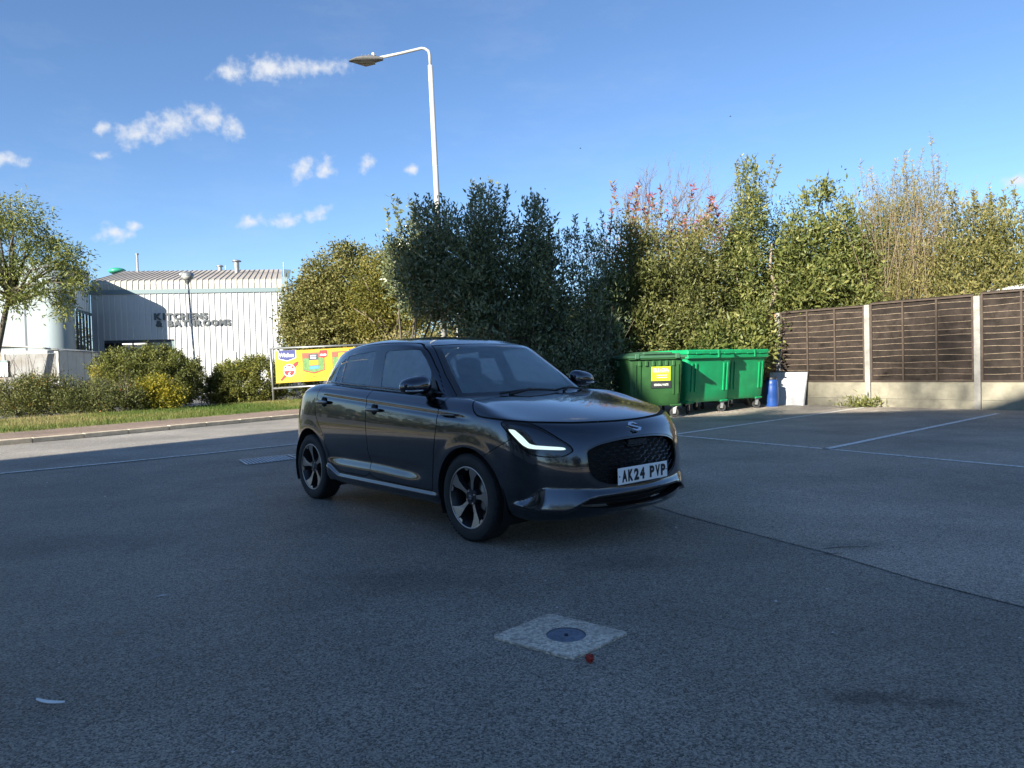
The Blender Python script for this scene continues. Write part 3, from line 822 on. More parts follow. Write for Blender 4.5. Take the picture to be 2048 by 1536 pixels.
    for xs, ys_ in ((-1.02, (-.37, .37)), (-1.85, (-.36, .36))):
        for yy in ys_:
            st = MB(); V, Fq = superell((xs - 0.10, yy, .46), (0.28, 0.25, 0.11), 3.5); st.add(V, Fq)
            V, Fq = superell((0, 0, 0), (0.085, 0.235, 0.36), 3.2)
            c_, s_ = math.cos(R(18)), math.sin(R(18))
            st.add([(xs - 0.38 + a * c_ - c * s_, yy + b, .80 + a * s_ + c * c_) for a, b, c in V], Fq)
            so = st.build('seat', CAR['cloth'], car, smooth=True)
            V, Fq = superell((0, 0, 0), (0.055, 0.135, 0.10), 3)
            MB().add([(xs - 0.53 + a * c_ - c * s_, yy + b, 1.20 + a * s_ + c * c_) for a, b, c in V], Fq).build('headrest', CAR['cloth'], so, smooth=True)
            MB().tube([(xs - .51, yy - .05, 1.08), (xs - .54, yy - .05, 1.18)], .006, 6).tube([(xs - .51, yy + .05, 1.08), (xs - .54, yy + .05, 1.18)], .006, 6).build('headrest_post', CAR['chrome'], so)
    for s in (-1, 1):
        mb = MB()
        mb.box((-2.9, s * .70 - .02, .30), (-0.5, s * .70 + .02, .95)); mb.build('door_lining', CAR['black'], car)
    MB().box((-2.9, -.68, .26), (-2.35, .68, .98)).build('load_floor', CAR['black'], car)
    return car

def make_wheels(car):
    def tyre():
        mb = MB()
        prof = [(0.205, -0.075), (0.222, -0.088), (0.262, -0.0935), (0.288, -0.086), (0.300, -0.072)]
        tread = []
        for a in (-.060, -.034, -.008, .022, .048):
            tread += [(0.3045, a - .010), (0.305, a), (0.305, a + .011), (0.298, a + .0115), (0.298, a + .0145), (0.3045, a + .015)]
        prof += tread + [(0.300, 0.074), (0.288, 0.086), (0.262, 0.0935), (0.222, 0.088), (0.205, 0.075)]
        mb.lathe(prof, 72, 'y')
        # shoulder blocks
        for k in range(60):
            a0 = 2 * math.pi * k / 60; a1 = a0 + 2 * math.pi / 60 * .72
            for s in (-1, 1):
                V = []
                for a in (a0, a1):
                    for r_, h in ((0.3055, s * .066), (0.3035, s * .0795), (0.294, s * .0875)):
                        V.append((r_ * math.cos(a), h, r_ * math.sin(a)))
                mb.add(V, [[0, 3, 4, 1], [1, 4, 5, 2]])
        return mb
    tm = tyre()
    tyre_me = mesh_data('tyre', tm.V, tm.F, CAR['rubber'], True)
    tyre_me.set_sharp_from_angle(angle=R(30))
    # rim: barrel and lip, outward face towards -y
    mb = MB()
    mb.lathe([(0.214, -0.080), (0.2165, -0.084), (0.212, -0.086), (0.2065, -0.083), (0.203, -0.070), (0.192, -0.055), (0.186, 0.02), (0.196, 0.075)], 64, 'y')
    rim_me = mesh_data('wheel', mb.V, mb.F, CAR['alloy_dark'], True)
    lip = MB().lathe([(0.2065, -0.0835), (0.209, -0.0870), (0.2145, -0.0862), (0.2165, -0.0842)], 64, 'y')
    lip_me = mesh_data('rim_lip', lip.V, lip.F, CAR['alloy'], True)
    # spokes: blade faces (machined) on dark bodies
    def yface(r):                                  # dish of the wheel face
        return -0.052 - 0.026 * (r / .205) ** 1.6
    blade = [(.050, -.012), (.110, -.016), (.150, -.024), (.185, -.045), (.204, -.064), (.2075, -.03), (.2085, .0), (.2075, .036), (.2035, .066), (.188, .058), (.176, .047), (.1825, .030), (.197, .026), (.1975, .0185), (.172, .022), (.150, .019), (.110, .014), (.050, .012)]
    def spoke(k, top):
        a = 2 * math.pi * k / 5 + R(96)
        ca, sa = math.cos(a), math.sin(a)
        V = []
        for r_, t in blade:
            t = t * (1 + .35 * sm(.09, .17, r_)); V.append((r_ * ca - t * sa, yface(math.hypot(r_, t)), r_ * sa + t * ca))
        n = len(V)
        if top:
            return [(x_, y_ - 0.0015, z_) for x_, y_, z_ in V], [list(range(n))]
        W = [(x_ * .97, y_ + 0.045, z_ * .97) for x_, y_, z_ in V]
        return V + W, [list(range(n))[::-1]] + [[i, (i + 1) % n, n + (i + 1) % n, n + i] for i in range(n)]
    hub = MB()
    hub.lathe([(0.0, -0.060), (0.052, -0.060), (0.060, -0.052), (0.066, -0.02), (0.066, 0.02)], 32, 'y')
    hub_me = mesh_data('hub', hub.V, hub.F, CAR['alloy_dark'], True); hub_me.set_sharp_from_angle(angle=R(30))
    cap = MB().lathe([(0.0, -0.0655), (0.024, -0.0650), (0.028, -0.061), (0.029, -0.055)], 24, 'y')
    cap_me = mesh_data('centre_cap', cap.V, cap.F, CAR['alloy_dark'], True)
    Sb = [(-.055, .018), (-.022, .045), (.020, .045), (.050, .020), (.026, .020), (.012, .030), (-.010, .030), (-.024, .019), (.055, -.018), (.022, -.045), (-.020, -.045), (-.050, -.020), (-.026, -.020), (-.012, -.030), (.010, -.030), (.024, -.019)]
    emb = MB().prism([(a * .30, b * .30) for a, b in Sb], (0, -0.0655, 0), (1, 0, 0), (0, 0, 1), (0, -0.0015, 0))
    emb_me = mesh_data('cap_emblem', emb.V, emb.F, CAR['chrome'])
    nut = MB().lathe([(0.0, -0.066), (0.007, -0.065), (0.0085, -0.058), (0.0085, -0.04)], 8, 'y', (0.047, 0, 0))
    nut_me = mesh_data('wheel_nut', nut.V, nut.F, CAR['chrome'])
    disc = MB().lathe([(0.06, -0.012), (0.128, -0.010), (0.130, 0.0), (0.128, 0.010)], 48, 'y'); disc_me = mesh_data('brake_disc', disc.V, disc.F, CAR['disc'], True)
    cal = MB().box((0.075, -0.03, -0.055), (0.150, 0.03, 0.055), 0.012); cal_me = mesh_data('brake_caliper', cal.V, cal.F, CAR['disc'])
    sp = []
    for k in range(5):
        V, F = spoke(k, False); b = mesh_data('spoke', V, F, CAR['alloy_dark'])
        V, F = spoke(k, True); t = mesh_data('spoke_face', V, F, CAR['alloy'])
        sp.append((b, t))
    for wx, s in ((0.0, -1), (-2.45, -1), (0.0, 1), (-2.45, 1)):
        w = link('wheel', rim_me, car, (wx, s * 0.764, 0.3045))
        w.rotation_euler = (0, R(17 if wx == 0 else -6), 0 if s < 0 else math.pi)
        link('tyre', tyre_me, w); link('rim_lip', lip_me, w); link('hub', hub_me, w); link('centre_cap', cap_me, w); link('cap_emblem', emb_me, w); link('brake_disc', disc_me, w); link('brake_caliper', cal_me, w)
        for b, t in sp:
            link('spoke', b, w); link('spoke_face', t, w)
        for k in range(4):
            o = link('wheel_nut', nut_me, w); o.rotation_euler = (0, R(45 + 90 * k), 0)

# ------------------------------------------------------------------ ground, road, pavement
def asphalt(name, c0, c1, chips=0.985, warm=None, scale=150.0, stains=()):
    m = new_mat(name); nt = m.node_tree; b = principled(m); N = nt.nodes.new; Lk = nt.links.new
    tc = N('ShaderNodeTexCoord')
    vo = N('ShaderNodeTexVoronoi'); vo.inputs['Scale'].default_value = scale; Lk(tc.outputs['Object'], vo.inputs['Vector'])
    sx = N('ShaderNodeSeparateColor'); Lk(vo.outputs['Color'], sx.inputs[0])
    r = N('ShaderNodeValToRGB'); e = r.color_ramp.elements
    e[0].position = 0.0; e[0].color = (*c0, 1); e[1].position = chips; e[1].color = (*c1, 1)
    k = e.new(min(0.999, chips + 0.012)); k.color = (0.62, 0.61, 0.60, 1)
    Lk(sx.outputs[0], r.inputs[0])
    big = N('ShaderNodeTexNoise'); big.inputs['Scale'].default_value = 0.55; big.inputs['Detail'].default_value = 7; big.inputs['Roughness'].default_value = .62
    Lk(tc.outputs['Object'], big.inputs['Vector'])
    mr = N('ShaderNodeMapRange'); mr.inputs[1].default_value = .3; mr.inputs[2].default_value = .72; mr.inputs[3].default_value = .66; mr.inputs[4].default_value = 1.30
    Lk(big.outputs['Fac'], mr.inputs[0])
    mx = N('ShaderNodeMix'); mx.data_type = 'RGBA'; mx.blend_type = 'MULTIPLY'; mx.inputs[0].default_value = 1
    Lk(r.outputs[0], mx.inputs[6]); Lk(mr.outputs[0], mx.inputs[7])
    last = mx.outputs[2]
    st = N('ShaderNodeTexNoise'); st.inputs['Scale'].default_value = 1.7; st.inputs['Detail'].default_value = 8; st.inputs['Roughness'].default_value = .7; st.inputs['Distortion'].default_value = .6
    Lk(tc.outputs['Object'], st.inputs['Vector'])
    ms = N('ShaderNodeMapRange'); ms.inputs[1].default_value = .60; ms.inputs[2].default_value = .78; ms.inputs[3].default_value = 0; ms.inputs[4].default_value = .55
    Lk(st.outputs['Fac'], ms.inputs[0])
    m2 = N('ShaderNodeMix'); m2.data_type = 'RGBA'; Lk(ms.outputs[0], m2.inputs[0]); Lk(last, m2.inputs[6]); m2.inputs[7].default_value = (*(warm or (c0[0] * 1.05, c0[1] * .9, c0[2] * .8)), 1)
    last = m2.outputs[2]
    for sx_, sy_, rx_, ry_, dark in stains:
        mp = N('ShaderNodeMapping'); mp.vector_type = 'TEXTURE'; mp.inputs['Location'].default_value = (sx_, sy_, 0); mp.inputs['Scale'].default_value = (rx_, ry_, 1); Lk(tc.outputs['Object'], mp.inputs[0])
        ln = N('ShaderNodeVectorMath'); ln.operation = 'LENGTH'; Lk(mp.outputs[0], ln.inputs[0])
        nz = N('ShaderNodeTexNoise'); nz.inputs['Scale'].default_value = 14; nz.inputs['Detail'].default_value = 6; Lk(tc.outputs['Object'], nz.inputs['Vector'])
        a1 = N('ShaderNodeMath'); a1.operation = 'MULTIPLY_ADD'; Lk(nz.outputs['Fac'], a1.inputs[0]); a1.inputs[1].default_value = 1.6; Lk(ln.outputs['Value'], a1.inputs[2])
        m3 = N('ShaderNodeMapRange'); m3.inputs[1].default_value = 1.05; m3.inputs[2].default_value = 1.75; m3.inputs[3].default_value = dark; m3.inputs[4].default_value = 1.0; Lk(a1.outputs[0], m3.inputs[0])
        m4 = N('ShaderNodeMix'); m4.data_type = 'RGBA'; m4.blend_type = 'MULTIPLY'; m4.inputs[0].default_value = 1; Lk(last, m4.inputs[6]); Lk(m3.outputs[0], m4.inputs[7]); last = m4.outputs[2]
    Lk(last, b.inputs['Base Color'])
    b.inputs['Roughness'].default_value = .62
    b.inputs['Specular IOR Level'].default_value = .5
    bp = N('ShaderNodeBump'); bp.inputs['Strength'].default_value = 1.0; bp.inputs['Distance'].default_value = .012
    fn = N('ShaderNodeTexNoise'); fn.inputs['Scale'].default_value = 160; fn.inputs['Detail'].default_value = 3; Lk(tc.outputs['Object'], fn.inputs['Vector'])
    ad = N('ShaderNodeMath'); ad.operation = 'SUBTRACT'; Lk(fn.outputs['Fac'], ad.inputs[0]); Lk(vo.outputs['Distance'], ad.inputs[1])
    Lk(ad.outputs[0], bp.inputs['Height']); Lk(bp.outputs[0], b.inputs['Normal'])
    return m

M_ASPH = asphalt('car_park_asphalt', (0.095, 0.083, 0.070), (0.580, 0.505, 0.420), .997, stains=((1.22, 2.52, .22, .09, .45), (1.45, 2.47, .16, .06, .5), (-.55, 4.1, .7, .35, .78), (-1.9, 6.8, .9, .4, .78), (.6, 4.35, .5, .25, .75), (-3.2, 5.2, 1.2, .5, .82)))
M_ASPH2 = asphalt('older_asphalt', (0.170, 0.148, 0.123), (0.800, 0.695, 0.570), .996, stains=((2.15, 4.6, .35, .22, .72), (3.2, 7.2, .9, .5, .8), (5.2, 11.6, 1.2, .7, .8), (4.3, 14.6, 1.6, .6, .7), (6.6, 14.2, 1.0, .6, .82)))
M_ROAD = asphalt('road_asphalt', (0.225, 0.207, 0.180), (0.42, 0.385, 0.335), .99, scale=70)
M_FAR = asphalt('store_yard_asphalt', (0.12, 0.118, 0.112), (0.20, 0.195, 0.185), .99, scale=60)
M_PAVE = asphalt('red_brown_pavement', (0.23, 0.165, 0.12), (0.37, 0.27, 0.20), .99, warm=(.20, .17, .14), scale=60)
M_KERB = mat('kerb_concrete', (0.60, 0.51, 0.37), .85, vary=.25, scale=5, bump=.3, bscale=60)
M_PAINT = None
def worn_paint():
    m = new_mat('worn_white_paint'); nt = m.node_tree; b = principled(m); N = nt.nodes.new
    tc = N('ShaderNodeTexCoord'); n = N('ShaderNodeTexNoise'); n.inputs['Scale'].default_value = 22; n.inputs['Detail'].default_value = 9; n.inputs['Roughness'].default_value = .75
    nt.links.new(tc.outputs['Object'], n.inputs['Vector'])
    r = N('ShaderNodeValToRGB'); e = r.color_ramp.elements; e[0].position = .38; e[0].color = (.22, .22, .22, 1); e[1].position = .50; e[1].color = (.95, .90, .81, 1)
    nt.links.new(n.outputs['Fac'], r.inputs[0]); nt.links.new(r.outputs[0], b.inputs['Base Color']); b.inputs['Roughness'].default_value = .8
    return m
M_PAINT = worn_paint()

def sheet(name, pts, z, m, kind='structure', parent=None):
    o = link(name, mesh_data(name, [(a, b, z) for a, b in pts], [list(range(len(pts)))], m), parent)
    if kind and parent is None: o['kind'] = kind
    return o

sheet('ground', [(-900, -900), (900, -900), (900, 900), (-900, 900)], -0.012, M_FAR)
KERB = [(-30.0, -8.5), (-24.0, -2.6), (-18.0, 3.6), (-13.2, 8.9), (-9.59, 12.95), (-8.65, 14.15), (-7.80, 15.55), (-6.85, 17.05), (-5.70, 18.85), (-4.5, 20.9), (-2.0, 25.0), (4.0, 34.5), (12, 47)]
LINE = [(-22.0, -6.3), (-13.5, 2.3), (-6.58, 9.24), (-5.72, 9.97), (-4.74, 10.89), (-3.64, 12.03), (-1.6, 14.3), (3.0, 20.0), (16, 42)]
sheet('car_park', [(-22.0, -6.3)] + LINE[1:-1] + [(3.0, 20.0), (14, 36), (45, 40), (45, -25), (-22, -25)], 0.0, M_ASPH)
seam = [(1.05, 6.35), (1.31, 5.66), (1.62, 5.02), (1.91, 4.45), (2.16, 3.81), (2.39, 3.39), (3.1, 2.2), (4.3, .2), (14, -10), (45, -10), (45, 39), (14, 34), (3.4, 18.6), (1.0, 15.6), (-.3, 13.7), (-.5, 10.6)]
sheet('older_surfacing', seam, 0.004, M_ASPH2)
sheet('road', LINE + KERB[::-1], 0.004, M_ROAD)

def strip(name, pts, w, z, m, parent=None):
    L_, R_ = [], []
    for i, p in enumerate(pts):
        a = Vector(pts[max(i - 1, 0)]); b = Vector(pts[min(i + 1, len(pts) - 1)]); d = (b - a).normalized(); n = Vector((-d.y, d.x))
        L_.append(Vector(p) + n * w / 2); R_.append(Vector(p) - n * w / 2)
    V = [(*v, z) for v in L_ + R_]; n = len(pts)
    return link(name, mesh_data(name, V, [[i, n + i, n + i + 1, i + 1] for i in range(n - 1)], m), parent)
o = strip('road_edge_line', LINE, .085, .0085, M_PAINT); o['kind'] = 'structure'
# bays by the fence
for nm, a, b, w in (('bay_line', (2.60, 11.9), (8.4, 17.25), .095), ('bay_line', (4.10, 9.50), (9.75, 14.5), .10), ('bay_front_line', (2.45, 12.1), (4.14, 9.48), .085), ('bay_front_line', (4.14, 9.48), (6.4, 5.9), .075)):
    o = strip(nm, [a, (a[0] * .5 + b[0] * .5, a[1] * .5 + b[1] * .5), b], w, .0095, M_PAINT); o['kind'] = 'structure'

# kerb of separate stones, pavement and verge behind it
def along(poly, s):
    for a, b in zip(poly[:-1], poly[1:]):
        l = math.dist(a, b)
        if s <= l: return (a[0] + (b[0] - a[0]) * s / l, a[1] + (b[1] - a[1]) * s / l, math.atan2(b[1] - a[1], b[0] - a[0]))
        s -= l
    return (*poly[-1], 0)
def offset(poly, d):
    out = []
    for i, p in enumerate(poly):
        a = Vector(poly[max(i - 1, 0)]); b = Vector(poly[min(i + 1, len(poly) - 1)]); t = (b - a).normalized()
        out.append((p[0] - t.y * d, p[1] + t.x * d))
    return out
kerb = empty('kerb', (*KERB[5], 0)); kerb['kind'] = 'structure'
kl = sum(math.dist(a, b) for a, b in zip(KERB[:-1], KERB[1:]))
kme = None
mbk = MB().box((0.006, 0, -.1), (0.909, .125, .105), .012); kme = mesh_data('kerbstone', mbk.V, mbk.F, M_KERB)
s = 14.0
while s < 50:
    a = along(KERB, s); b = along(KERB, s + .915)
    k_ = link('kerbstone', kme, kerb); k_.location = (a[0] - KERB[5][0], a[1] - KERB[5][1], rng.normal(0, .003)); k_.rotation_euler = (0, 0, math.atan2(b[1] - a[1], b[0] - a[0]))
    s += .915
K0, K1, K2, K3 = offset(KERB, .122), offset(KERB, 2.05), offset(KERB, 2.10), offset(KERB, 9.5)
sheet('pavement', K0 + K1[::-1], .100, M_PAVE)
M_SOIL = mat('verge_soil', (.13, .125, .05), .95, vary=.45, scale=1.3, hue=(.20, .17, .07), bump=.5, bscale=30)
M_SOIL2 = mat('verge_turf', (.12, .15, .028), .95, vary=.5, scale=1.1, hue=(.27, .23, .09), bump=.6, bscale=35)
K25 = offset(KERB, 8.0)
sheet('grass_verge', K1 + K25[::-1], .094, M_SOIL2)

# ------------------------------------------------------------------ manhole, drain, small litter
M_CONC = asphalt('exposed_concrete', (.46, .39, .31), (1.0, .88, .72), .995, scale=75)
mh = empty('manhole', (.205, 3.17, 0)); mh['label'] = 'square concrete slab with a round grey iron cover set in the tarmac'; mh['category'] = 'manhole'
co = [(-.325, .01), (-.055, .29), (.285, .015), (.01, -.255)]
cen = (.19, 3.17)
mb = MB(); pts = [(a, b) for a, b in co]
rp = []
for i in range(4):
    a, b = Vector(pts[i]), Vector(pts[(i + 1) % 4])
    for t in (.04, .2, .35, .5, .65, .8, .96):
        n_ = Vector((b - a).yx).normalized() * rng.normal(0, .004); rp.append(tuple(a + (b - a) * t + n_))
ring = [(.088 * math.cos(t) + 0.005, .088 * math.sin(t) + .005) for t in np.linspace(0, 2 * math.pi, 29)[:-1]]
# slab top as ring between the irregular outline and the hole
V = [(a, b, .010) for a, b in rp] + [(a, b, .010) for a, b in ring] + [(a, b, -.03) for a, b in rp]
F = []; n0, n1 = len(rp), len(ring)
ang_o = [math.atan2(b, a) for a, b in rp]; 
order = sorted(range(n0), key=lambda i: ang_o[i]); ir = sorted(range(n1), key=lambda i: math.atan2(ring[i][1], ring[i][0]))
i = j = 0
while i < n0 or j < n1:
    ao = ang_o[order[i]] if i < n0 else 99
    ai = math.atan2(ring[ir[j]][1], ring[ir[j]][0]) if j < n1 else 99
    if ao <= ai:
        F.append([order[i % n0], order[(i + 1) % n0], n0 + ir[j % n1]]); i += 1
    else:
        F.append([n0 + ir[j % n1], order[i % n0], n0 + ir[(j + 1) % n1]]); j += 1
for i in range(n0): F.append([i, n0 + n1 + i, n0 + n1 + (i + 1) % n0, (i + 1) % n0])
MB().add(V, F).build('concrete_surround', M_CONC, mh)
M_IRON = mat('cast_iron', (.17, .20, .25), .5, .3, vary=.3, scale=25, bump=.2, bscale=120)
cv = MB().lathe([(0.0, .008), (.030, .008), (.031, .0105), (.035, .0105), (.036, .008), (.060, .008), (.061, .0105), (.066, .0105), (.067, .008), (.084, .0085), (.0865, .004)], 40, 'z', (.005, .005, 0)).build('iron_cover', M_IRON, mh, auto=40)
me = text_mesh('S', .042, .0012, mat('cover_letter', (.02, .022, .026), .7), .001, 1.0, 'CENTER'); l_ = link('cover_letter', me, cv, (.006, -.010, .009))
for k in range(6):
    a = k * math.pi / 3; MB().box((.005 + .048 * math.cos(a) - .006, .005 + .048 * math.sin(a) - .003, .0075), (.005 + .048 * math.cos(a) + .006, .005 + .048 * math.sin(a) + .003, .0105)).build('cover_stud', M_IRON, cv)

dr = empty('drain_grating', (-3.4, 9.95, 0)); tag(dr, 'weathered rectangular drain grating with a faded white painted outline behind the rear wheel', 'drain')
dq = [Vector((-3.80, 10.00)), Vector((-3.28, 10.46)), Vector((-2.99, 10.00)), Vector((-3.49, 9.45))]
lp = lambda u, v: (dq[0] * (1 - u) * (1 - v) + dq[1] * u * (1 - v) + dq[2] * u * v + dq[3] * (1 - u) * v) - Vector((-3.4, 9.95))
M_GRATE = mat('worn_grate', (.55, .56, .57), .6, .2, vary=.4, scale=14)
for k in range(13):
    u0 = .06 + k * .069; q = [lp(u0, .08), lp(u0 + .034, .08), lp(u0 + .034, .92), lp(u0, .92)]
    MB().add([(*p_, .004) for p_ in q] + [(*p_, .012) for p_ in q], [[4, 5, 6, 7], [0, 1, 5, 4], [1, 2, 6, 5], [2, 3, 7, 6], [3, 0, 4, 7]]).build('grate_bar', M_GRATE, dr)
sheet('grate_pit', [tuple(lp(u, v)) for u, v in ((.04, .06), (.98, .06), (.98, .94), (.04, .94))], .0025, mat('drain_dark', (.02, .02, .022), .9), None, dr)
for a, b in (((0, 0), (1, 0)), ((1, 0), (1, 1)), ((1, 1), (0, 1)), ((0, 1), (0, 0))):
    strip('outline', [tuple(lp(*a)), tuple((lp(*a) + lp(*b)) / 2), tuple(lp(*b))], .03, .0135, M_PAINT, dr)
strip('painted_tail', [tuple(lp(1, 0)), tuple(lp(1.2, .25)), tuple(lp(1.5, .55))], .04, .0135, M_PAINT, dr)

# feather, crushed red wrapper, stone chips and twigs
M_FEA = mat('white_feather', (.92, .94, .95), .8)
V = []; F = []
for i, t in enumerate(np.linspace(0, 1, 9)):
    cx, cy = -1.80 + .125 * t, 2.665 - .030 * t - .012 * math.sin(t * 3)
    w = .0075 * math.sin(math.pi * (.12 + .86 * t)) ** .6
    V += [(cx, cy - w, .011), (cx, cy, .017 + .01 * t * (1 - t)), (cx, cy + w, .011)]
for i in range(8):
    for j in (0, 1): F.append([3 * i + j, 3 * i + 3 + j, 3 * i + 4 + j, 3 * i + 1 + j])
o = link('feather', mesh_data('feather', V, F, M_FEA)); tag(o, 'long white feather lying on the tarmac at the lower left', 'feather')
V, F = superell((0.285, 2.895, .017), (.017, .014, .016), 2, 16, 10)
V = [tuple(np.array(v) + rng.normal(0, .0032, 3)) for v in V]
o = MB().add(V, F).build('berry', mat('red_litter', (.33, .03, .02), .45, vary=.6, scale=60)); tag(o, 'crushed red scrap lying just below the concrete manhole slab', 'litter')
for (x, y, l, a, c, lab) in ((-1.93, 3.9, .055, .5, (.5, .52, .52), 'pale curled leaf scrap on the tarmac above the feather'), (-1.55, 3.05, .05, .6, (.32, .29, .28), 'dull brown curled leaf scrap right of the feather'), (-2.9, 4.55, .045, .3, (.45, .43, .40), 'small pale scrap near the left edge of the tarmac'), (-1.86, 3.35, .06, .1, (.30, .22, .15), 'brown twig scrap at the far left of the tarmac')):
    V = []; F = []
    for i, t in enumerate(np.linspace(-.5, .5, 6)):
        w = l * .16 * math.cos(t * 2.6)
        V += [(x + l * t * math.cos(a) + w * math.sin(a), y + l * t * math.sin(a) - w * math.cos(a), .010), (x + l * t * math.cos(a), y + l * t * math.sin(a), .006 + .010 * (1 - 3 * t * t)), (x + l * t * math.cos(a) - w * math.sin(a), y + l * t * math.sin(a) + w * math.cos(a), .012)]
    for i in range(5):
        for j in (0, 1): F.append([3 * i + j, 3 * i + 3 + j, 3 * i + 4 + j, 3 * i + 1 + j])
    o = link('leaf_scrap', mesh_data('leaf_scrap', V, F, mat('scrap', c, .8))); tag(o, lab, 'leaf')
n = 760
px = rng.uniform(-9, 9, n); py = rng.uniform(1.6, 15, n) ** 1.0; keep = np.abs(px) < py * .85; px, py = px[keep], py[keep]; n = len(px)
tet = np.array([(1, 0, 0), (-.5, .87, 0), (-.5, -.87, 0), (0, 0, .8)]); sz = rng.lognormal(-5.6, .45, n)
rot = rng.uniform(0, 6.28, n); c_, s_ = np.cos(rot), np.sin(rot)
P = np.empty((n, 4, 3)); 
for k in range(4):
    P[:, k, 0] = px + sz * (tet[k, 0] * c_ - tet[k, 1] * s_) * 1.4; P[:, k, 1] = py + sz * (tet[k, 0] * s_ + tet[k, 1] * c_); P[:, k, 2] = .004 + sz * tet[k, 2]
Fc = (np.arange(n)[:, None, None] * 4 + np.array([(0, 1, 3), (1, 2, 3), (2, 0, 3)])).reshape(-1, 3)
o = link('grit', mesh_data('grit', P.reshape(-1, 3), Fc, mat('pale_grit', (.75, .74, .72), .9))); tag(o, 'pale stone grit scattered over the dark tarmac', 'grit', kind='stuff')
n = 420; px = rng.uniform(-3.2, 2.6, n); py = rng.uniform(1.7, 7.5, n); cl = rng.uniform(0, 1, n) < .6
px = np.where(cl, rng.choice([-1.6, -1.95, -.9, -2.4, .6, -1.2], n) + rng.normal(0, .16, n), px); py = np.where(cl, rng.choice([2.35, 2.7, 3.4, 2.9], n) + rng.normal(0, .18, n), py)
a = rng.uniform(0, 6.28, n); l = rng.uniform(.012, .045, n); w = .0012
d_ = np.stack([np.cos(a), np.sin(a)], 1); q_ = np.stack([-np.sin(a), np.cos(a)], 1)
Pq = np.empty((n, 4, 3)); base_ = np.stack([px, py], 1)
for k, (u_, v_) in enumerate(((-1, -1), (1, -1), (1, 1), (-1, 1))):
    Pq[:, k, :2] = base_ + d_ * (l * u_ / 2)[:, None] + q_ * v_ * w; Pq[:, k, 2] = .007 + (.004 if u_ > 0 else 0)
o = link('needle_litter', mesh_data('needle_litter', Pq.reshape(-1, 3), np.arange(4 * n).reshape(-1, 4), mat('dry_needles', (.15, .095, .065), .9))); tag(o, 'dry brown needles and bits of straw on the tarmac', 'leaf litter', kind='stuff')

M_CRK = mat('crack_dark', (.03, .03, .032), .95)
for pts, w in (([(1.93, 4.52), (2.06, 4.55), (2.22, 4.54)], .010), ([(1.80, 4.40), (1.90, 4.395), (2.0, 4.41)], .008), ([(-2.35, 8.3), (-2.2, 8.32)], .012)):
    o = strip('surface_crack', pts, w, .0075, M_CRK); o['kind'] = 'structure'

# ------------------------------------------------------------------ foliage tools
def leaf_mat(name, cols, rough=.45, trans=.30, spec=.3):
    m = new_mat(name); nt = m.node_tree; nt.nodes.clear(); N = nt.nodes.new; Lk = nt.links.new
    out = N('ShaderNodeOutputMaterial'); at = N('ShaderNodeAttribute'); at.attribute_name = 'tint'
    r = N('ShaderNodeValToRGB'); e = r.color_ramp.elements
    while len(e) > 1: e.remove(e[-1])
    for i, (p_, c) in enumerate(cols):
        k = e[0] if i == 0 else e.new(p_)
        k.position = p_; k.color = (*c, 1)
    Lk(at.outputs['Fac'], r.inputs[0])
    b = N('ShaderNodeBsdfPrincipled'); Lk(r.outputs[0], b.inputs['Base Color']); b.inputs['Roughness'].default_value = rough; b.inputs['Specular IOR Level'].default_value = spec
    t = N('ShaderNodeBsdfTranslucent'); Lk(r.outputs[0], t.inputs[0])
    mx = N('ShaderNodeMixShader'); mx.inputs[0].default_value = trans; Lk(b.outputs[0], mx.inputs[1]); Lk(t.outputs[0], mx.inputs[2]); Lk(mx.outputs[0], out.inputs[0])
    return m

def leaf_mesh(name, P, D, L, W, tint, m, fold=.18, jit=.9):
    """one folded four-point leaf per row of P growing along D"""
    n = len(P)
    D = D + rng.normal(0, jit, (n, 3)); D /= np.linalg.norm(D, axis=1, keepdims=True) + 1e-9
    S = np.cross(D, rng.normal(0, 1, (n, 3))); S /= np.linalg.norm(S, axis=1, keepdims=True) + 1e-9
    Nn = np.cross(S, D)
    l = L * rng.lognormal(0, .22, n); w = W * rng.lognormal(0, .2, n)
    V = np.empty((n, 4, 3), np.float32)
    V[:, 0] = P
    midp = P + D * (l * .45)[:, None] + Nn * (w * fold)[:, None]
    V[:, 1] = midp + S * (w * .5)[:, None]; V[:, 3] = midp - S * (w * .5)[:, None]
    V[:, 2] = P + D * l[:, None]
    i = np.arange(n)[:, None] * 4
    F = np.concatenate([i + np.array([[0, 1, 2]]), i + np.array([[0, 2, 3]])], 1).reshape(-1, 3)
    me = mesh_data(name, V.reshape(-1, 3), F, m)
    at = me.attributes.new('tint', 'FLOAT', 'POINT'); at.data.foreach_set('value', np.repeat(np.clip(tint, 0, 1), 4).astype(np.float32))
    return me

def blob_points(blobs, n, shell=.45):
    """points in the outer part of a union of ellipsoids, with outward directions"""
    b = np.array(blobs, float); vol = (b[:, 3] * b[:, 4] + b[:, 4] * b[:, 5] + b[:, 3] * b[:, 5])
    k = rng.choice(len(b), n, p=vol / vol.sum())
    d = rng.normal(0, 1, (n, 3)); d /= np.linalg.norm(d, axis=1, keepdims=True)
    r = (1 - shell * rng.uniform(0, 1, n) ** 1.3)
    return b[k, :3] + d * r[:, None] * b[k, 3:6], d, k

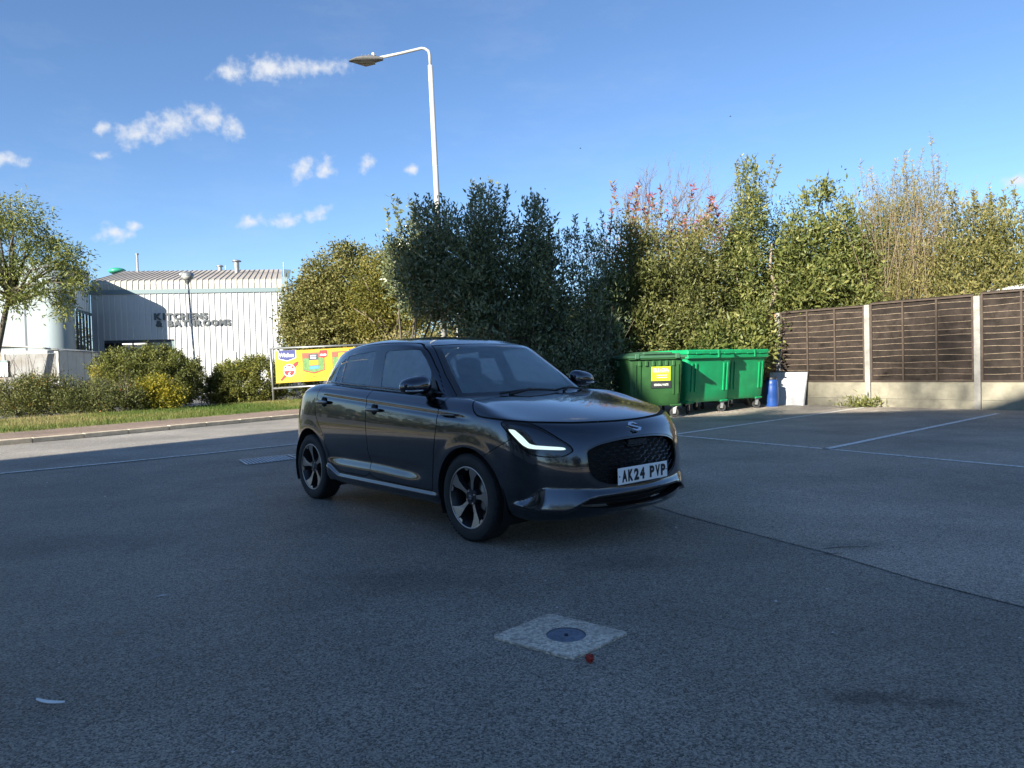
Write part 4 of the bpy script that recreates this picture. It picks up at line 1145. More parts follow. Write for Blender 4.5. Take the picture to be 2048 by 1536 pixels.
DENS, LEAFK = 3.4, .92
def crown(name, parent, blobs, clumps, per, spread, L, W, m, tintf=None, upb=.35, shell=.45, zmin=.05, origin=(0, 0, 0), fold=.18, jit=.9, dens=None):
    C_, D_, _ = blob_points(blobs, clumps, shell)
    per = max(2, int(per * (dens or DENS))); L = L * LEAFK; W = W * LEAFK
    D_ = D_
    off = np.repeat(C_, per, 0) + rng.normal(0, 1, (clumps * per, 3)) * spread
    D = np.repeat(D_, per, 0) + np.array([0, 0, upb])
    ct = np.repeat(rng.uniform(0, 1, clumps), per)
    t = .55 * ct + .45 * rng.uniform(0, 1, clumps * per)
    if tintf is not None: t = tintf(off, t)
    keep = off[:, 2] > zmin
    me = leaf_mesh(name, off[keep] - np.array(origin), D[keep], L, W, t[keep], m, fold, jit)
    return link(name, me, parent)

def stems(parent, base, tops, r0, m, n=6, name='trunk', wob=.08):
    mb = MB(); bx, by = base
    for i, tp in enumerate(tops):
        b0 = Vector((rng.normal(0, .06), rng.normal(0, .06), 0)); t = Vector(tp) - Vector((bx, by, 0))
        pts = [b0]
        for s in (.3, .6, 1.0):
            pts.append(b0.lerp(t, s) + Vector(rng.normal(0, wob, 3)) * (1 if s < 1 else 0))
        mb.tube(pts, [r0, r0 * .75, r0 * .5, r0 * .2], n)
    o = mb.build(name, m, parent, smooth=True)
    return o

M_BARK = mat('bark', (.10, .085, .065), .9, vary=.4, scale=12, bump=.6, bscale=40)
M_BARK2 = mat('pale_bark', (.22, .18, .135), .9, vary=.35, scale=14, bump=.5, bscale=40)
M_TWIG = mat('dry_twigs', (.17, .13, .09), .9, vary=.3, scale=20)

def plant(name, label, cat, base, blobs, clumps, per, spread, L, W, m, group=None, trunk_r=.05, bark=None, tops=None, extra=None, **kw):
    t = empty(name, (base[0], base[1], 0)); tag(t, label, cat, group)
    o = (base[0], base[1], 0)
    crown('crown', t, blobs, clumps, per, spread, L, W, m, origin=o, **kw)
    if tops is None:
        tops = [(b[0], b[1], b[2] + b[5] * .5) for b in blobs]
    stems(t, base, tops, trunk_r, bark or M_BARK)
    return t

def shoots(parent, pts, hmin, hmax, L, W, m, origin, per=26, lean=.16, tint=.5, tr=.35):
    """upright leafy shoots standing on given points"""
    P, D, T = [], [], []
    mb = MB()
    for p in pts:
        h = rng.uniform(hmin, hmax); d = np.array([rng.normal(0, lean), rng.normal(0, lean), 1.0]); d /= np.linalg.norm(d)
        p = np.array(p, float) - np.array([0, 0, .4]); h += .4
        s = np.sort(rng.uniform(0, 1, per)); q = p + d * (s * h)[:, None]
        a = rng.uniform(0, 6.28, per)
        P.append(q); D.append(np.stack([np.cos(a), np.sin(a), np.full(per, .75)], 1)); T.append(tint + (rng.uniform(0, 1, per) - .5) * tr + .25 * s)
        mb.tube([p - origin - d * .3, p + d * h - origin], [.008, .003], 4, False)
    me = leaf_mesh('shoots', np.concatenate(P) - np.array(origin), np.concatenate(D), L, W, np.concatenate(T), m, jit=.45)
    link('shoots', me, parent)['kind'] = 'stuff'; mb.build('shoot_stems', M_BARK, parent)['kind'] = 'stuff'

def twig_tree(mb, p, d, l, r, depth, spread=.45, up=.15, kids=(2, 4)):
    p = Vector(p); d = Vector(d).normalized()
    mid = p + d * l * .5 + Vector(rng.normal(0, l * .05, 3)); e = p + d * l
    mb.tube([p, mid, e], [r, r * .8, r * .6], 4 if r < .02 else 5, False)
    if depth <= 0: return
    for _ in range(rng.integers(*kids) + 1):
        nd = (d + Vector(rng.normal(0, spread, 3)) + Vector((0, 0, up))).normalized()
        st = p.lerp(e, rng.uniform(.45, 1.0))
        twig_tree(mb, st, nd, l * rng.uniform(.55, .85), r * .58, depth - 1, spread, up, kids)

# ------------------------------------------------------------------ store building across the road
U = Vector((.995, .100, 0)); Wd = Vector((-.290, .957, 0)); B0 = Vector((-25.75, 44.6, 0))
def bp(a, b, z): return B0 + U * a + Wd * b + Vector((0, 0, z))
M_CLAD = mat('white_cladding', (.45, .46, .46), .45, vary=.08, scale=.8)
M_CLADD = mat('weathered_cladding', (.40, .38, .31), .55, vary=.25, scale=2.2, hue=(.44, .43, .38))
M_ROOF = mat('roof_sheet', (.36, .32, .27), .6, vary=.3, scale=.5)
M_TRIM = mat('blue_grey_trim', (.14, .20, .215), .5)
M_BLUE = mat('pale_blue_panel', (.24, .29, .305), .5, vary=.05, scale=.4)
M_DGLASS = mat('dark_shop_glass', (.02, .028, .035), .06, coat=.6)
M_DFRAME = mat('dark_window_frame', (.05, .065, .085), .5)
M_SIGN = mat('grey_sign_letters', (.050, .062, .070), .6)
store = empty('store_building', B0); tag(store, 'white ribbed metal store building with blue grey trim across the road', 'building')
loc = lambda v: Vector(v) - B0
NP = 33; PW = 11.45 / NP
def rib_panel(prof, w, name, m):
    """sheet swept over (b, z) profile: flat pan with a raised seam at its left edge"""
    mb = MB(); sec = [(0, .0), (.012, -.045), (.042, -.045), (.055, 0), (w - .002, 0)]
    V = []
    for i, (b, z) in enumerate(prof):
        b0, z0 = prof[max(i - 1, 0)]; b1, z1 = prof[min(i + 1, len(prof) - 1)]
        t = Vector((b1 - b0, z1 - z0)).normalized(); nb, nz = -t.y, t.x          # outward = towards viewer / up
        for a, h in sec: V.append(U * a + Wd * (b - h * nb * -1 if False else b + h * t.y) + Vector((0, 0, z - h * t.x)))
    n = len(sec)
    F = [[i * n + k, i * n + k + 1, (i + 1) * n + k + 1, (i + 1) * n + k] for i in range(len(prof) - 1) for k in range(n - 1)]
    return mesh_data(name, V, F, m)
wall_full = rib_panel([(0, 0), (0, 6.32)], PW, 'cladding_panel', M_CLAD)
wall_head = rib_panel([(0, 3.46), (0, 6.32)], PW, 'cladding_panel', M_CLAD)
eave = rib_panel([(-.02, 6.55), (-.02, 6.90), (.02, 7.02), (.12, 7.11), (.30, 7.17)], PW, 'eave_panel', M_CLADD)
roofp = rib_panel([(.30, 7.17), (5.0, 8.08), (9.9, 9.05)], PW, 'roof_panel', M_ROOF)
for i in range(NP):
    a = i * PW; op = .35 < a < 4.75
    link('cladding_panel', wall_head if op else wall_full, store, U * a)
    link('eave_panel', eave, store, U * a)
    link('roof_panel', roofp, store, U * a)
def slab(name, m, q, parent, th=.06):
    """quad of four points thickened backwards"""
    p = [Vector(v) - (B0 if parent is not None else Vector()) for v in q]; n = (p[1] - p[0]).cross(p[3] - p[0]).normalized() * -th
    mb = MB().add(p + [v + n for v in p], [[0, 1, 2, 3], [7, 6, 5, 4], [0, 4, 5, 1], [1, 5, 6, 2], [2, 6, 7, 3], [3, 7, 4, 0]])
    return mb.build(name, m, parent)
slab('trim_band', M_TRIM, [bp(-.1, -.09, 6.30), bp(11.55, -.09, 6.30), bp(11.55, -.09, 6.56), bp(-.1, -.09, 6.56)], store, .2)
slab('corner_trim', M_TRIM, [bp(11.38, -.085, 0), bp(11.78, -.085, 0), bp(11.78, -.085, 6.28), bp(11.38, -.085, 6.28)], store, .15)
slab('end_wall', M_CLAD, [bp(11.80, 0, 0), bp(12.15, 16, 0), bp(12.15, 16, 6.9), bp(11.80, 0, 6.9)], store, .3)
slab('gable_trim', M_TRIM, [bp(11.5, -.10, 6.60), bp(11.82, -.10, 6.60), bp(11.82, 0, 7.25), bp(11.5, 0, 7.25)], store, .1)
slab('end_panel', M_DFRAME, [bp(11.93, 4.5, 3.2), bp(12.14, 13.5, 3.2), bp(12.14, 13.5, 6.3), bp(11.93, 4.5, 6.3)], store, .05)
slab('end_door', M_DFRAME, [bp(11.93, 4.5, 0.1), bp(12.06, 10, 0.1), bp(12.06, 10, 2.5), bp(11.93, 4.5, 2.5)], store, .05)
sg = MB(); sg.add([loc(bp(11.5, .3, 7.18)), loc(bp(11.95, .3, 7.15)), loc(bp(12.1, 9.9, 9.02)), loc(bp(11.5, 9.9, 9.06))], [[0, 1, 2, 3]]); sg.build('verge_trim', M_TRIM, store)
# shop front in the wall
slab('shop_glass', M_DGLASS, [bp(.35, .35, 0), bp(4.8, .35, 0), bp(4.8, .35, 3.46), bp(.35, .35, 3.46)], store)
for a0, a1, z0, z1 in ((.33, .55, 0, 3.46), (1.25, 1.33, 0, 3.3), (2.3, 2.38, 0, 3.3), (3.2, 3.28, 0, 3.3), (4.66, 4.86, 0, 3.46), (.5, 4.7, 3.30, 3.47)):
    slab('shop_frame', M_TRIM if a1 > 4.8 else M_DFRAME, [bp(a0, .16, z0), bp(a1, .16, z0), bp(a1, .16, z1), bp(a0, .16, z1)], store, .12)
slab('lit_panel', mat('interior_panel', (.50, .50, .48), .7), [bp(1.75, .28, 2.2), bp(3.0, .28, 2.2), bp(3.0, .28, 3.18), bp(1.75, .28, 3.18)], store, .04)
slab('light_strip', mat('interior_lamp', (.8, .8, .7), .5, emit=((1, .95, .85), .8)), [bp(1.70, .22, 3.20), bp(3.15, .22, 3.20), bp(3.15, .22, 3.27), bp(1.70, .22, 3.27)], store, .03)
nt_ = slab('wall_notice', mat('notice_white', (.72, .73, .72), .6), [bp(8.05, -.07, 2.1), bp(8.5, -.07, 2.1), bp(8.5, -.07, 2.62), bp(8.05, -.07, 2.62)], store, .03)
# roof furniture
M_GALV = mat('galvanised', (.28, .29, .29), .45, .6, vary=.2, scale=10)
def flue(a, b, z, h, r, cap):
    p = loc(bp(a, b, z)); mb = MB(); mb.lathe([(r, 0), (r, h), (0.001, h)], 16, 'z', p)
    f_ = mb.build('flue', M_GALV, store, smooth=False)
    MB().lathe([(cap, h), (cap, h + .06), (r, h + .12), (.001, h + .12)], 16, 'z', p).build('flue_cap', M_GALV, f_)
flue(8.3, 7.0, 8.4, .85, .17, .32); flue(6.9, 9.6, 8.95, .32, .16, .25); flue(1.15, 8.8, 8.8, 1.30, .075, .12)
MB().tube([loc(bp(11.6, 2.2, 7.3)), loc(bp(11.6, 2.2, 8.5))], .03, 6).build('lightning_rod', M_GALV, store)
MB().tube([loc(bp(7.3, 9.6, 8.9)), loc(bp(7.3, 9.6, 9.35))], .03, 6).build('vent_pipe', M_GALV, store)
V, F = superell(loc(bp(-.75, 11.0, 9.22)), (.62, .62, .26), 2, 24, 12)
MB().add(V, F).build('roof_dome', mat('green_dome', (.04, .30, .19), .35), store, smooth=True)
# rounded pale blue front block on the left and its glazed flank
# block plan: flat front towards the viewer, rounded right corner, then flank back to the wall
xy = lambda v: (v.x, v.y)
plan = [xy(bp(-14, -4.7, 0)), xy(bp(-6.3, -4.7, 0)), xy(bp(-2.3, -4.7, 0))]
plan2 = [xy(bp(-1.15 + 1.15 * math.cos(t), -3.55 + 1.15 * math.sin(t), 0)) for t in np.linspace(-math.pi / 2, 0, 9)]
def curtain(name, pts, z0, z1, m, th=.15):
    mb = MB(); n = len(pts)
    V = [(*loc((a, b, 0))[:2], z0) for a, b in pts] + [(*loc((a, b, 0))[:2], z1) for a, b in pts]
    mb.add(V, [[i, i + 1, n + i + 1, n + i] for i in range(n - 1)])
    return mb.build(name, m, store, auto=50)
curtain('front_panel', [plan[0], plan[1]], 0, 7.4, mat('white_panel', (.27, .31, .31), .5), .1)
curtain('front_panel', [(plan[1][0] + .03, plan[1][1]), (plan[2][0], plan[2][1])], 0, 7.4, M_BLUE)
curtain('front_panel', [(plan[2][0] + .05, plan[2][1])] + plan2, 0, 7.4, M_BLUE)
curtain('panel_joint', [(plan[2][0] - .02, plan[2][1] - .02), (plan[2][0] + .07, plan[2][1] - .01)], 0, 7.4, M_DFRAME)
fl0, fl1 = Vector(plan2[-1]), Vector((B0.x, B0.y)) + Vector((-.02, 0))
fd_ = (fl1 - fl0); 
for k in range(9):
    q0, q1 = fl0 + fd_ * (k / 9), fl0 + fd_ * ((k + .94) / 9)
    curtain('flank_cladding', [tuple(q0), tuple(q1)], 5.15, 7.4, M_CLAD)
for k in range(5):
    q0, q1 = fl0 + fd_ * (k / 5 + .02), fl0 + fd_ * ((k + .93) / 5)
    pn = curtain('window_pane', [tuple(q0), tuple(q1)], .2, 5.0, M_DGLASS)
nrm = Vector((fd_.y, -fd_.x)).normalized() * .05
for k in range(6):
    q0, q1 = fl0 + fd_ * max(0, k / 5 - .02) + nrm, fl0 + fd_ * min(1, k / 5 + .02) + nrm
    curtain('mullion', [tuple(q0), tuple(q1)], 0, 5.15, M_DFRAME)
curtain('window_head', [tuple(fl0 + nrm), tuple(fl1 + nrm)], 4.98, 5.16, M_TRIM)
curtain('transom', [tuple(fl0 + nrm), tuple(fl1 + nrm)], 2.62, 2.76, M_DFRAME)
rp_ = [plan[0], plan[2]] + plan2 + [tuple(fl1), xy(bp(-14, 3, 0))]
MB().add([(*loc((a, b, 0))[:2], 7.4) for a, b in rp_] + [(*loc((a, b, 0))[:2], 7.62) for a, b in rp_], [[len(rp_) + i for i in range(len(rp_))], list(range(len(rp_)))[::-1]] + [[i, (i + 1) % len(rp_), len(rp_) + (i + 1) % len(rp_), len(rp_) + i] for i in range(len(rp_))]).build('parapet', M_TRIM, store)
# lettering fixed to the cladding
sgn = empty('store_sign', bp(3.7, -.12, 4.24)); tag(sgn, 'grey raised letters reading KITCHENS & BATHROOMS on the white wall', 'sign')
def sign_line(txt, a0, z, width, h):
    probe = text_mesh(txt, 1.0, 0.02, M_SIGN, .02); co = np.empty(len(probe.vertices) * 3, np.float32); probe.vertices.foreach_get('co', co); co = co.reshape(-1, 3)
    tot = co[:, 0].max() - co[:, 0].min(); bpy.data.meshes.remove(probe)
    x = 0.0; widths = []
    for ch in txt:
        if ch == ' ': widths.append((None, .30)); continue
        me = text_mesh(ch, 1.0, .016, M_SIGN, .058, name='letter'); c2 = np.empty(len(me.vertices) * 3, np.float32); me.vertices.foreach_get('co', c2); c2 = c2.reshape(-1, 3)
        c2[:, 0] -= c2[:, 0].min(); c2[:, 1] -= c2[:, 1].min(); c2[:, 1] /= c2[:, 1].max(); me.vertices.foreach_set('co', c2.ravel()); widths.append((me, c2[:, 0].max()))
    k = (width) / (sum(w for _, w in widths) + .09 * (len(widths) - 1))
    for me, w in widths:
        if me is not None:
            me.transform(Matrix(((U.x * k, 0, 0, 0), (U.y * k, 0, -1, 0), (0, h, 0, 0), (0, 0, 0, 1))))
            link('letter', me, sgn, bp(a0 + x, -.068, z) - sgn.location)
        x += (w + .09) * k
sign_line('KITCHENS', 3.70, 4.66, 3.22, .42); sign_line('&', 3.78, 4.23, .42, .40); sign_line('BATHROOMS', 4.50, 4.23, 3.80, .40)

# ------------------------------------------------------------------ trolley shelter
sh = empty('trolley_shelter', (-21.0, 31.5, 0)); tag(sh, 'low curved-roof trolley shelter with cloudy panels behind the shrubs', 'shelter')
M_ALU = mat('white_aluminium', (.40, .40, .37), .5, vary=.15, scale=3)
def cloudy(name, c):
    m = new_mat(name); nt = m.node_tree; b = principled(m); b.inputs['Base Color'].default_value = (*c, 1); b.inputs['Roughness'].default_value = .45; b.inputs['Transmission Weight'].default_value = .25; b.inputs['Alpha'].default_value = .92
    n = nt.nodes.new('ShaderNodeTexNoise'); n.inputs['Scale'].default_value = 1.4; n.inputs['Detail'].default_value = 5; tc = nt.nodes.new('ShaderNodeTexCoord'); nt.links.new(tc.outputs['Object'], n.inputs['Vector'])
    r = nt.nodes.new('ShaderNodeValToRGB'); e = r.color_ramp.elements; e[0].position = .35; e[0].color = (c[0] * .6, c[1] * .5, c[2] * .42, 1); e[1].position = .65; e[1].color = (*c, 1)
    nt.links.new(n.outputs['Fac'], r.inputs[0]); nt.links.new(r.outputs[0], b.inputs['Base Color']); return m
M_PERSP = cloudy('cloudy_perspex', (.36, .30, .21)); M_PERSP2 = cloudy('grey_perspex', (.28, .29, .29))
for k, x in enumerate((-6.5, -4.6, -2.8, -1.05, -.15 + 1.45)):
    MB().box((x - .05, -.05, 0), (x + .05, .05, 2.42), .01).build('post', M_ALU, sh)
    if k:
        x0 = (-6.5, -4.6, -2.8, -1.05)[k - 1]
        MB().box((x0 + .06, -.015, 1.0), (x - .06, .015, 2.30)).build('panel', M_PERSP if k < 4 else M_PERSP2, sh)
        MB().box((x0 + .06, -.012, .1), (x - .06, .012, .95)).build('lower_panel', M_PERSP2, sh)
MB().box((-6.5, -.04, .96), (1.3, .04, 1.0)).build('rail', M_ALU, sh); MB().box((-6.5, -.045, 2.32), (1.3, .045, 2.44)).build('rail', M_ALU, sh)
for k in range(5):      # end wall going back
    p0 = Vector((1.32 - .10 * k, .05 + .78 * k, 0)); p1 = Vector((1.32 - .10 * (k + .95), .05 + .78 * (k + .95), 0))
    MB().add([p0, p1, p1 + Vector((0, 0, 2.42)), p0 + Vector((0, 0, 2.42))], [[0, 1, 2, 3]]).build('end_panel', M_ALU, sh)
V = []; 
for k in range(13):
    t = k / 12; x = -7.0 + 8.4 * t; z = 2.44 + .30 * math.sin(math.pi * t) ** .8
    V += [(x, -.12, z), (x - .4, 3.9, z)]
MB().add(V, [[2 * i, 2 * i + 2, 2 * i + 3, 2 * i + 1] for i in range(12)]).build('curved_roof', mat('grey_roof_sheet', (.30, .30, .28), .5), sh, smooth=True)
MB().tube([(-7.0 + 8.4 * k / 12, -.12, 2.44 + .30 * math.sin(math.pi * k / 12) ** .8) for k in range(13)], .04, 6).build('roof_edge', M_ALU, sh, smooth=True)
nb = MB().box((-2.35 + .6, -.10, 1.35), (-1.45 + .6, -.06, 2.05)).build('notice_board', mat('notice_board', (.70, .72, .72), .5), sh)
MB().box((-2.35 + .6, -.105, 1.95), (-1.45 + .6, -.10, 2.05)).build('notice_header', M_TRIM, nb)
for k in range(5): MB().box((-2.25 + .6, -.103, 1.46 + .09 * k), (-1.62 + .6 - .05 * (k % 3), -.10, 1.48 + .09 * k)).build('printed_line', M_DFRAME, nb)

# ------------------------------------------------------------------ lamps
M_POST = mat('pale_lamp_paint', (.42, .42, .40), .45, vary=.12, scale=2)
lb = Vector((-1.78, 19.9, 0))
lamp = empty('street_lamp', lb); tag(lamp, 'tall pale street lamp with a short arm and grey luminaire behind the dark hedge', 'street lamp')
lean = lambda z: -.023 * (z - 0)
MB().tube([(lean(0), 0, 0), (lean(.0), 0, 1.9)], .115, 14).build('base_column', M_POST, lamp, smooth=True)
MB().tube([(lean(1.9), 0, 1.9), (lean(9.45), 0, 9.45)], [.088, .066], 14).build('column', M_POST, lamp, smooth=True)
arm = [(lean(9.4), 0, 9.4), (lean(9.7) - .002, 0, 9.72), (-.25, 0, 9.84), (-.29 - .06, 0, 9.905), (-.36 - .08, 0, 9.92), (-1.0, 0, 9.80), (-1.62, 0, 9.69)]
MB().tube(arm, .038, 10).build('arm', M_POST, lamp, smooth=True)
M_LUM = mat('grey_luminaire', (.12, .118, .112), .5, vary=.2, scale=14); M_LUMG = mat('luminaire_glass', (.22, .22, .21), .15, coat=.5)
secs = [(-1.50, .06, .05, 9.66), (-1.62, .10, .075, 9.655), (-1.80, .16, .105, 9.645), (-2.0, .185, .10, 9.64), (-2.2, .17, .075, 9.64), (-2.42, .05, .02, 9.625)]
V, F = [], []
for x, wv, hv, zc in secs:
    for k in range(14):
        a = 2 * math.pi * k / 14; V.append((x, wv * math.cos(a), zc + hv * math.sin(a) * (1.0 if math.sin(a) > 0 else .75)))
for i in range(len(secs) - 1):
    for k in range(14): F.append([i * 14 + k, (i + 1) * 14 + k, (i + 1) * 14 + (k + 1) % 14, i * 14 + (k + 1) % 14])
F += [list(range(14)), [(len(secs) - 1) * 14 + k for k in range(14)][::-1]]
hd = MB().add(V, F).build('lamp_head', M_LUM, lamp, auto=45)
MB().add([(-1.72, -.10, 9.56), (-2.0, -.16, 9.53), (-2.36, -.05, 9.61), (-2.36, .05, 9.61), (-2.0, .16, 9.53), (-1.72, .10, 9.56)], [[0, 1, 2, 3, 4, 5], [5, 4, 3, 2, 1, 0]]).build('lamp_glass', M_LUMG, hd)
for k in range(5): MB().box((-1.70 - .09 * k, -.08, 9.735), (-1.685 - .09 * k, .08, 9.765)).build('cooling_fin', M_LUM, hd)
MB().lathe([(.045, 0), (.045, .06), (.035, .085), (.001, .09)], 14, 'z', (-1.76, 0, 9.745)).build('photocell', mat('photocell_white', (.6, .6, .58), .5), hd, smooth=True)
pl_ = empty('globe_lamp', (-15.6, 36.0, 0)); tag(pl_, 'thin grey lamp post with a round globe head in front of the white wall', 'street lamp')
MB().tube([(-.10, 0, 0), (-.12, 0, 1.2), (-.32, 0, 5.75)], [.075, .055, .04], 10).build('column', M_GALV, pl_, smooth=True)
V, F = superell((-.345, 0, 6.10), (.30, .30, .23), 2, 22, 12)
gh = MB().add(V, F).build('globe', mat('dusty_globe', (.38, .38, .36), .35, vary=.3, scale=5, coat=.3), pl_, smooth=True)
MB().lathe([(.31, 6.10), (.29, 6.22), (.2, 6.30), (.001, 6.34)], 22, 'z', (-.345, 0, 0)).build('globe_cap', M_GALV, gh, smooth=True)
MB().lathe([(.05, 5.70), (.10, 5.80), (.16, 5.92)], 16, 'z', (-.345, 0, 0)).build('collar', M_GALV, pl_, smooth=True)
MB().box((-.73, -.05, 6.15), (-.60, .05, 6.28), .02).build('sensor', M_GALV, pl_)
fp = MB().tube([(-1.56, 21.5, 0), (-1.57, 21.5, 2.55)], .035, 8).build('thin_post', M_POST, None, smooth=True); tag(fp, 'thin white post standing just right of the street lamp foot', 'post')

# ------------------------------------------------------------------ banner on a tube frame
bn = empty('banner_stand', (-9.2, 27.9, 0)); tag(bn, 'grey tubular frame holding a yellow shop banner on the verge', 'frame')
for x, x2 in ((0, -.07), (3.9, 3.83)): MB().tube([(x, 0, 0.05), (x2, 0, 2.16)], .045, 10).build('post', M_GALV, bn, smooth=True)
for x, x2 in ((1.0, .93), (1.95, 1.88), (2.9, 2.83)): MB().tube([(x, .05, 0.6), (x2, .05, 2.12)], .012, 6).build('inner_bar', M_GALV, bn, smooth=True)
MB().tube([(-.10, 0, 2.14), (3.9, 0, 2.20)], .04, 10).build('top_rail', M_GALV, bn, smooth=True)
MB().tube([(-.02, 0, .60), (3.9, 0, .74)], .04, 10).build('bottom_rail', M_GALV, bn, smooth=True)
ban = empty('banner', (-9.2, 27.83, 0)); tag(ban, 'yellow vinyl banner with a blue name shield and a red roundel', 'banner')
M_YEL = mat('yellow_vinyl', (.60, .36, .008), .45, vary=.06, scale=3)
def flatp(name, pts, m, y, parent=ban):
    n = len(pts)
    return link(name, mesh_data(name, [(a, y, b) for a, b in pts], [list(range(n))], m), parent)
# banner cloth with creases
nx, nz = 40, 14; V = []
for j in range(nz):
    for i in range(nx):
        u, v = i / (nx - 1), j / (nz - 1)
        x = .13 + 3.55 * u - .0 * v; z0 = .80 + .11 * u; z1 = 2.02 + .10 * u
        z = z0 + (z1 - z0) * v
        yv = .004 * math.sin(7 * x + 2 * z) + .003 * math.sin(3 * x - 5 * z)
        V.append((x - .05 * (1 - v) * 0, yv, z))
F = [[j * nx + i, j * nx + i + 1, (j + 1) * nx + i + 1, (j + 1) * nx + i] for j in range(nz - 1) for i in range(nx - 1)]
link('cloth', mesh_data('cloth', V, F, M_YEL, True), ban)
M_NAVY = mat('banner_navy', (.018, .03, .16), .5); M_WHT = mat('banner_white', (.75, .75, .74), .5); M_RED = mat('banner_red', (.52, .015, .02), .5); M_GRN = mat('banner_green', (.10, .22, .06), .6, vary=.4, scale=12)
M_BRN = mat('banner_brown', (.25, .07, .04), .6, vary=.3, scale=9); M_DK = mat('banner_pack', (.03, .05, .08), .6); M_SKY = mat('banner_blue', (.06, .25, .50), .5)
flatp('shield_edge', [(.24, 2.045), (.92, 2.065), (.94, 1.76), (.60, 1.63), (.26, 1.72)], M_WHT, -.0125)
shd = flatp('shield', [(.265, 2.045), (.90, 2.062), (.915, 1.775), (.60, 1.66), (.285, 1.735)], M_NAVY, -.0175)
def txt(t, size, x, z, m, y, parent, bold=.006, w=None):
    me = text_mesh(t, size, .001, m, bold); me.transform(Matrix.Rotation(math.pi / 2, 4, 'X'))
    if w:
        co = np.empty(len(me.vertices) * 3, np.float32); me.vertices.foreach_get('co', co); co = co.reshape(-1, 3); co[:, 0] *= w / (co[:, 0].max() - co[:, 0].min()); me.vertices.foreach_set('co', co.ravel())
    return link('lettering', me, parent, (x, y, z))
txt('Wickes', .22, .285, 1.80, M_WHT, -.020, shd, .0055, .58)
circ = lambda r: [(.66 + r * math.cos(t), 1.28 + r * math.sin(t) * 1.05) for t in np.linspace(0, 2 * math.pi, 33)[:-1]]
flatp('ribbon', [(.30, .92), (.36, .88), (.98, 1.50), (1.02, 1.62), (.93, 1.60), (.86, 1.56)], M_RED, -.0115)
flatp('roundel_ring', circ(.235), M_WHT, -.0145); rd_ = flatp('roundel', circ(.205), M_RED, -.0175)
txt('SAVERS', .13, .475, 1.27, M_WHT, -.0205, rd_, .007, .37); txt('£', .17, .61, 1.10, M_WHT, -.0205, rd_, .007); txt('SUPER', .07, .55, 1.39, M_WHT, -.0205, rd_, .003, .22)
for k, x0 in enumerate((1.18, 2.32)):
    flatp('picture_edge', [(x0 - .02, 1.93 + .03 * k), (x0 + .83, 1.955 + .03 * k), (x0 + .85, 1.27 + .03 * k), (x0 + .43, 1.14 + .03 * k), (x0 + .02, 1.24 + .03 * k)], M_RED, -.0115)
    pc = flatp('picture', [(x0, 1.91 + .03 * k), (x0 + .81, 1.935 + .03 * k), (x0 + .83, 1.29 + .03 * k), (x0 + .43, 1.18 + .03 * k), (x0 + .04, 1.27 + .03 * k)], M_GRN, -.0145)
    flatp('picture_sky', [(x0 + .01, 1.90 + .03 * k), (x0 + .80, 1.925 + .03 * k), (x0 + .81, 1.76 + .03 * k), (x0 + .02, 1.72 + .03 * k)], M_BRN, -.0160, pc)
    pk = flatp('pack', [(x0 + .24, 1.88 + .03 * k), (x0 + .60, 1.89 + .03 * k), (x0 + .61, 1.33 + .03 * k), (x0 + .26, 1.30 + .03 * k)], M_DK if k == 0 else M_YEL, -.0175, pc)
    if k == 0:
        flatp('pack_foot', [(x0 + .26, 1.42), (x0 + .61, 1.44), (x0 + .61, 1.33), (x0 + .26, 1.30)], M_SKY, -.0205, pk)
        flatp('pack_picture', [(x0 + .26, 1.65), (x0 + .60, 1.66), (x0 + .60, 1.46), (x0 + .26, 1.45)], M_YEL, -.0205, pk)
        txt('LAWN', .07, x0 + .30, 1.80, M_WHT, -.0205, pk, .003, .22); txt('FEED', .07, x0 + .30, 1.71, M_WHT, -.0205, pk, .003, .22)
    tg = flatp('price_tag', [(x0 + .66, 2.02 + .03 * k), (x0 + .94, 2.03 + .03 * k), (x0 + .95, 1.80 + .03 * k), (x0 + .80, 1.73 + .03 * k), (x0 + .67, 1.76 + .03 * k)], M_RED, -.0205)
    txt('£3.50', .09, x0 + .675, 1.82 + .03 * k, M_WHT, -.0235, tg, .005, .25)
txt('www', .05, 1.55, 1.02, M_DK, -.0115, ban, .001)

# ------------------------------------------------------------------ fence with concrete posts
FD = Vector((.63, -.777, 0)); FN = Vector((-.777, -.63, 0)); P1 = Vector((7.19, 19.43, 0)); SP = 2.36
M_PCON = mat('fence_post_concrete', (.27, .26, .235), .85, vary=.25, scale=5, bump=.4, bscale=50)
M_GB = mat('gravel_board_concrete', (.26, .24, .18), .85, vary=.28, scale=3, bump=.3, bscale=70)
M_PLANK = [mat('dark_stained_plank', (0.0165, 0.0121, 0.0094), .75, vary=.5, scale=3.5, hue=(0.0286, 0.0215, 0.0171), bump=.5, bscale=25), mat('dark_stained_plank_worn', (0.0209, 0.0149, 0.0116), .8, vary=.55, scale=4.5, hue=(0.0352, 0.0264, 0.0215), bump=.5, bscale=25), mat('dark_stained_plank_deep', (0.0132, 0.0096, 0.0077), .75, vary=.45, scale=3, hue=(0.0231, 0.0171, 0.0143), bump=.5, bscale=25)]
for m_ in M_PLANK: principled(m_).inputs['Specular IOR Level'].default_value = .2
M_EDGE = mat('worn_lit_plank_edge', (.22, .17, .12), .85, vary=.4, scale=18)  # worn edge, made paler to stand for the light it catches
M_BATT = mat('batten', (.062, .044, .032), .8, vary=.3, scale=8)
M_ORNG = mat('bare_fence_plank', (.36, .20, .10), .8, vary=.3, scale=4, bump=.4, bscale=25)
fence = empty('fence', P1); tag(fence, 'dark brown lap-board fence with concrete posts along the right of the car park', 'fence')
def fq(s, n, z): return FD * s + FN * n + Vector((0, 0, z))          # along, towards the car park, up (relative to P1)
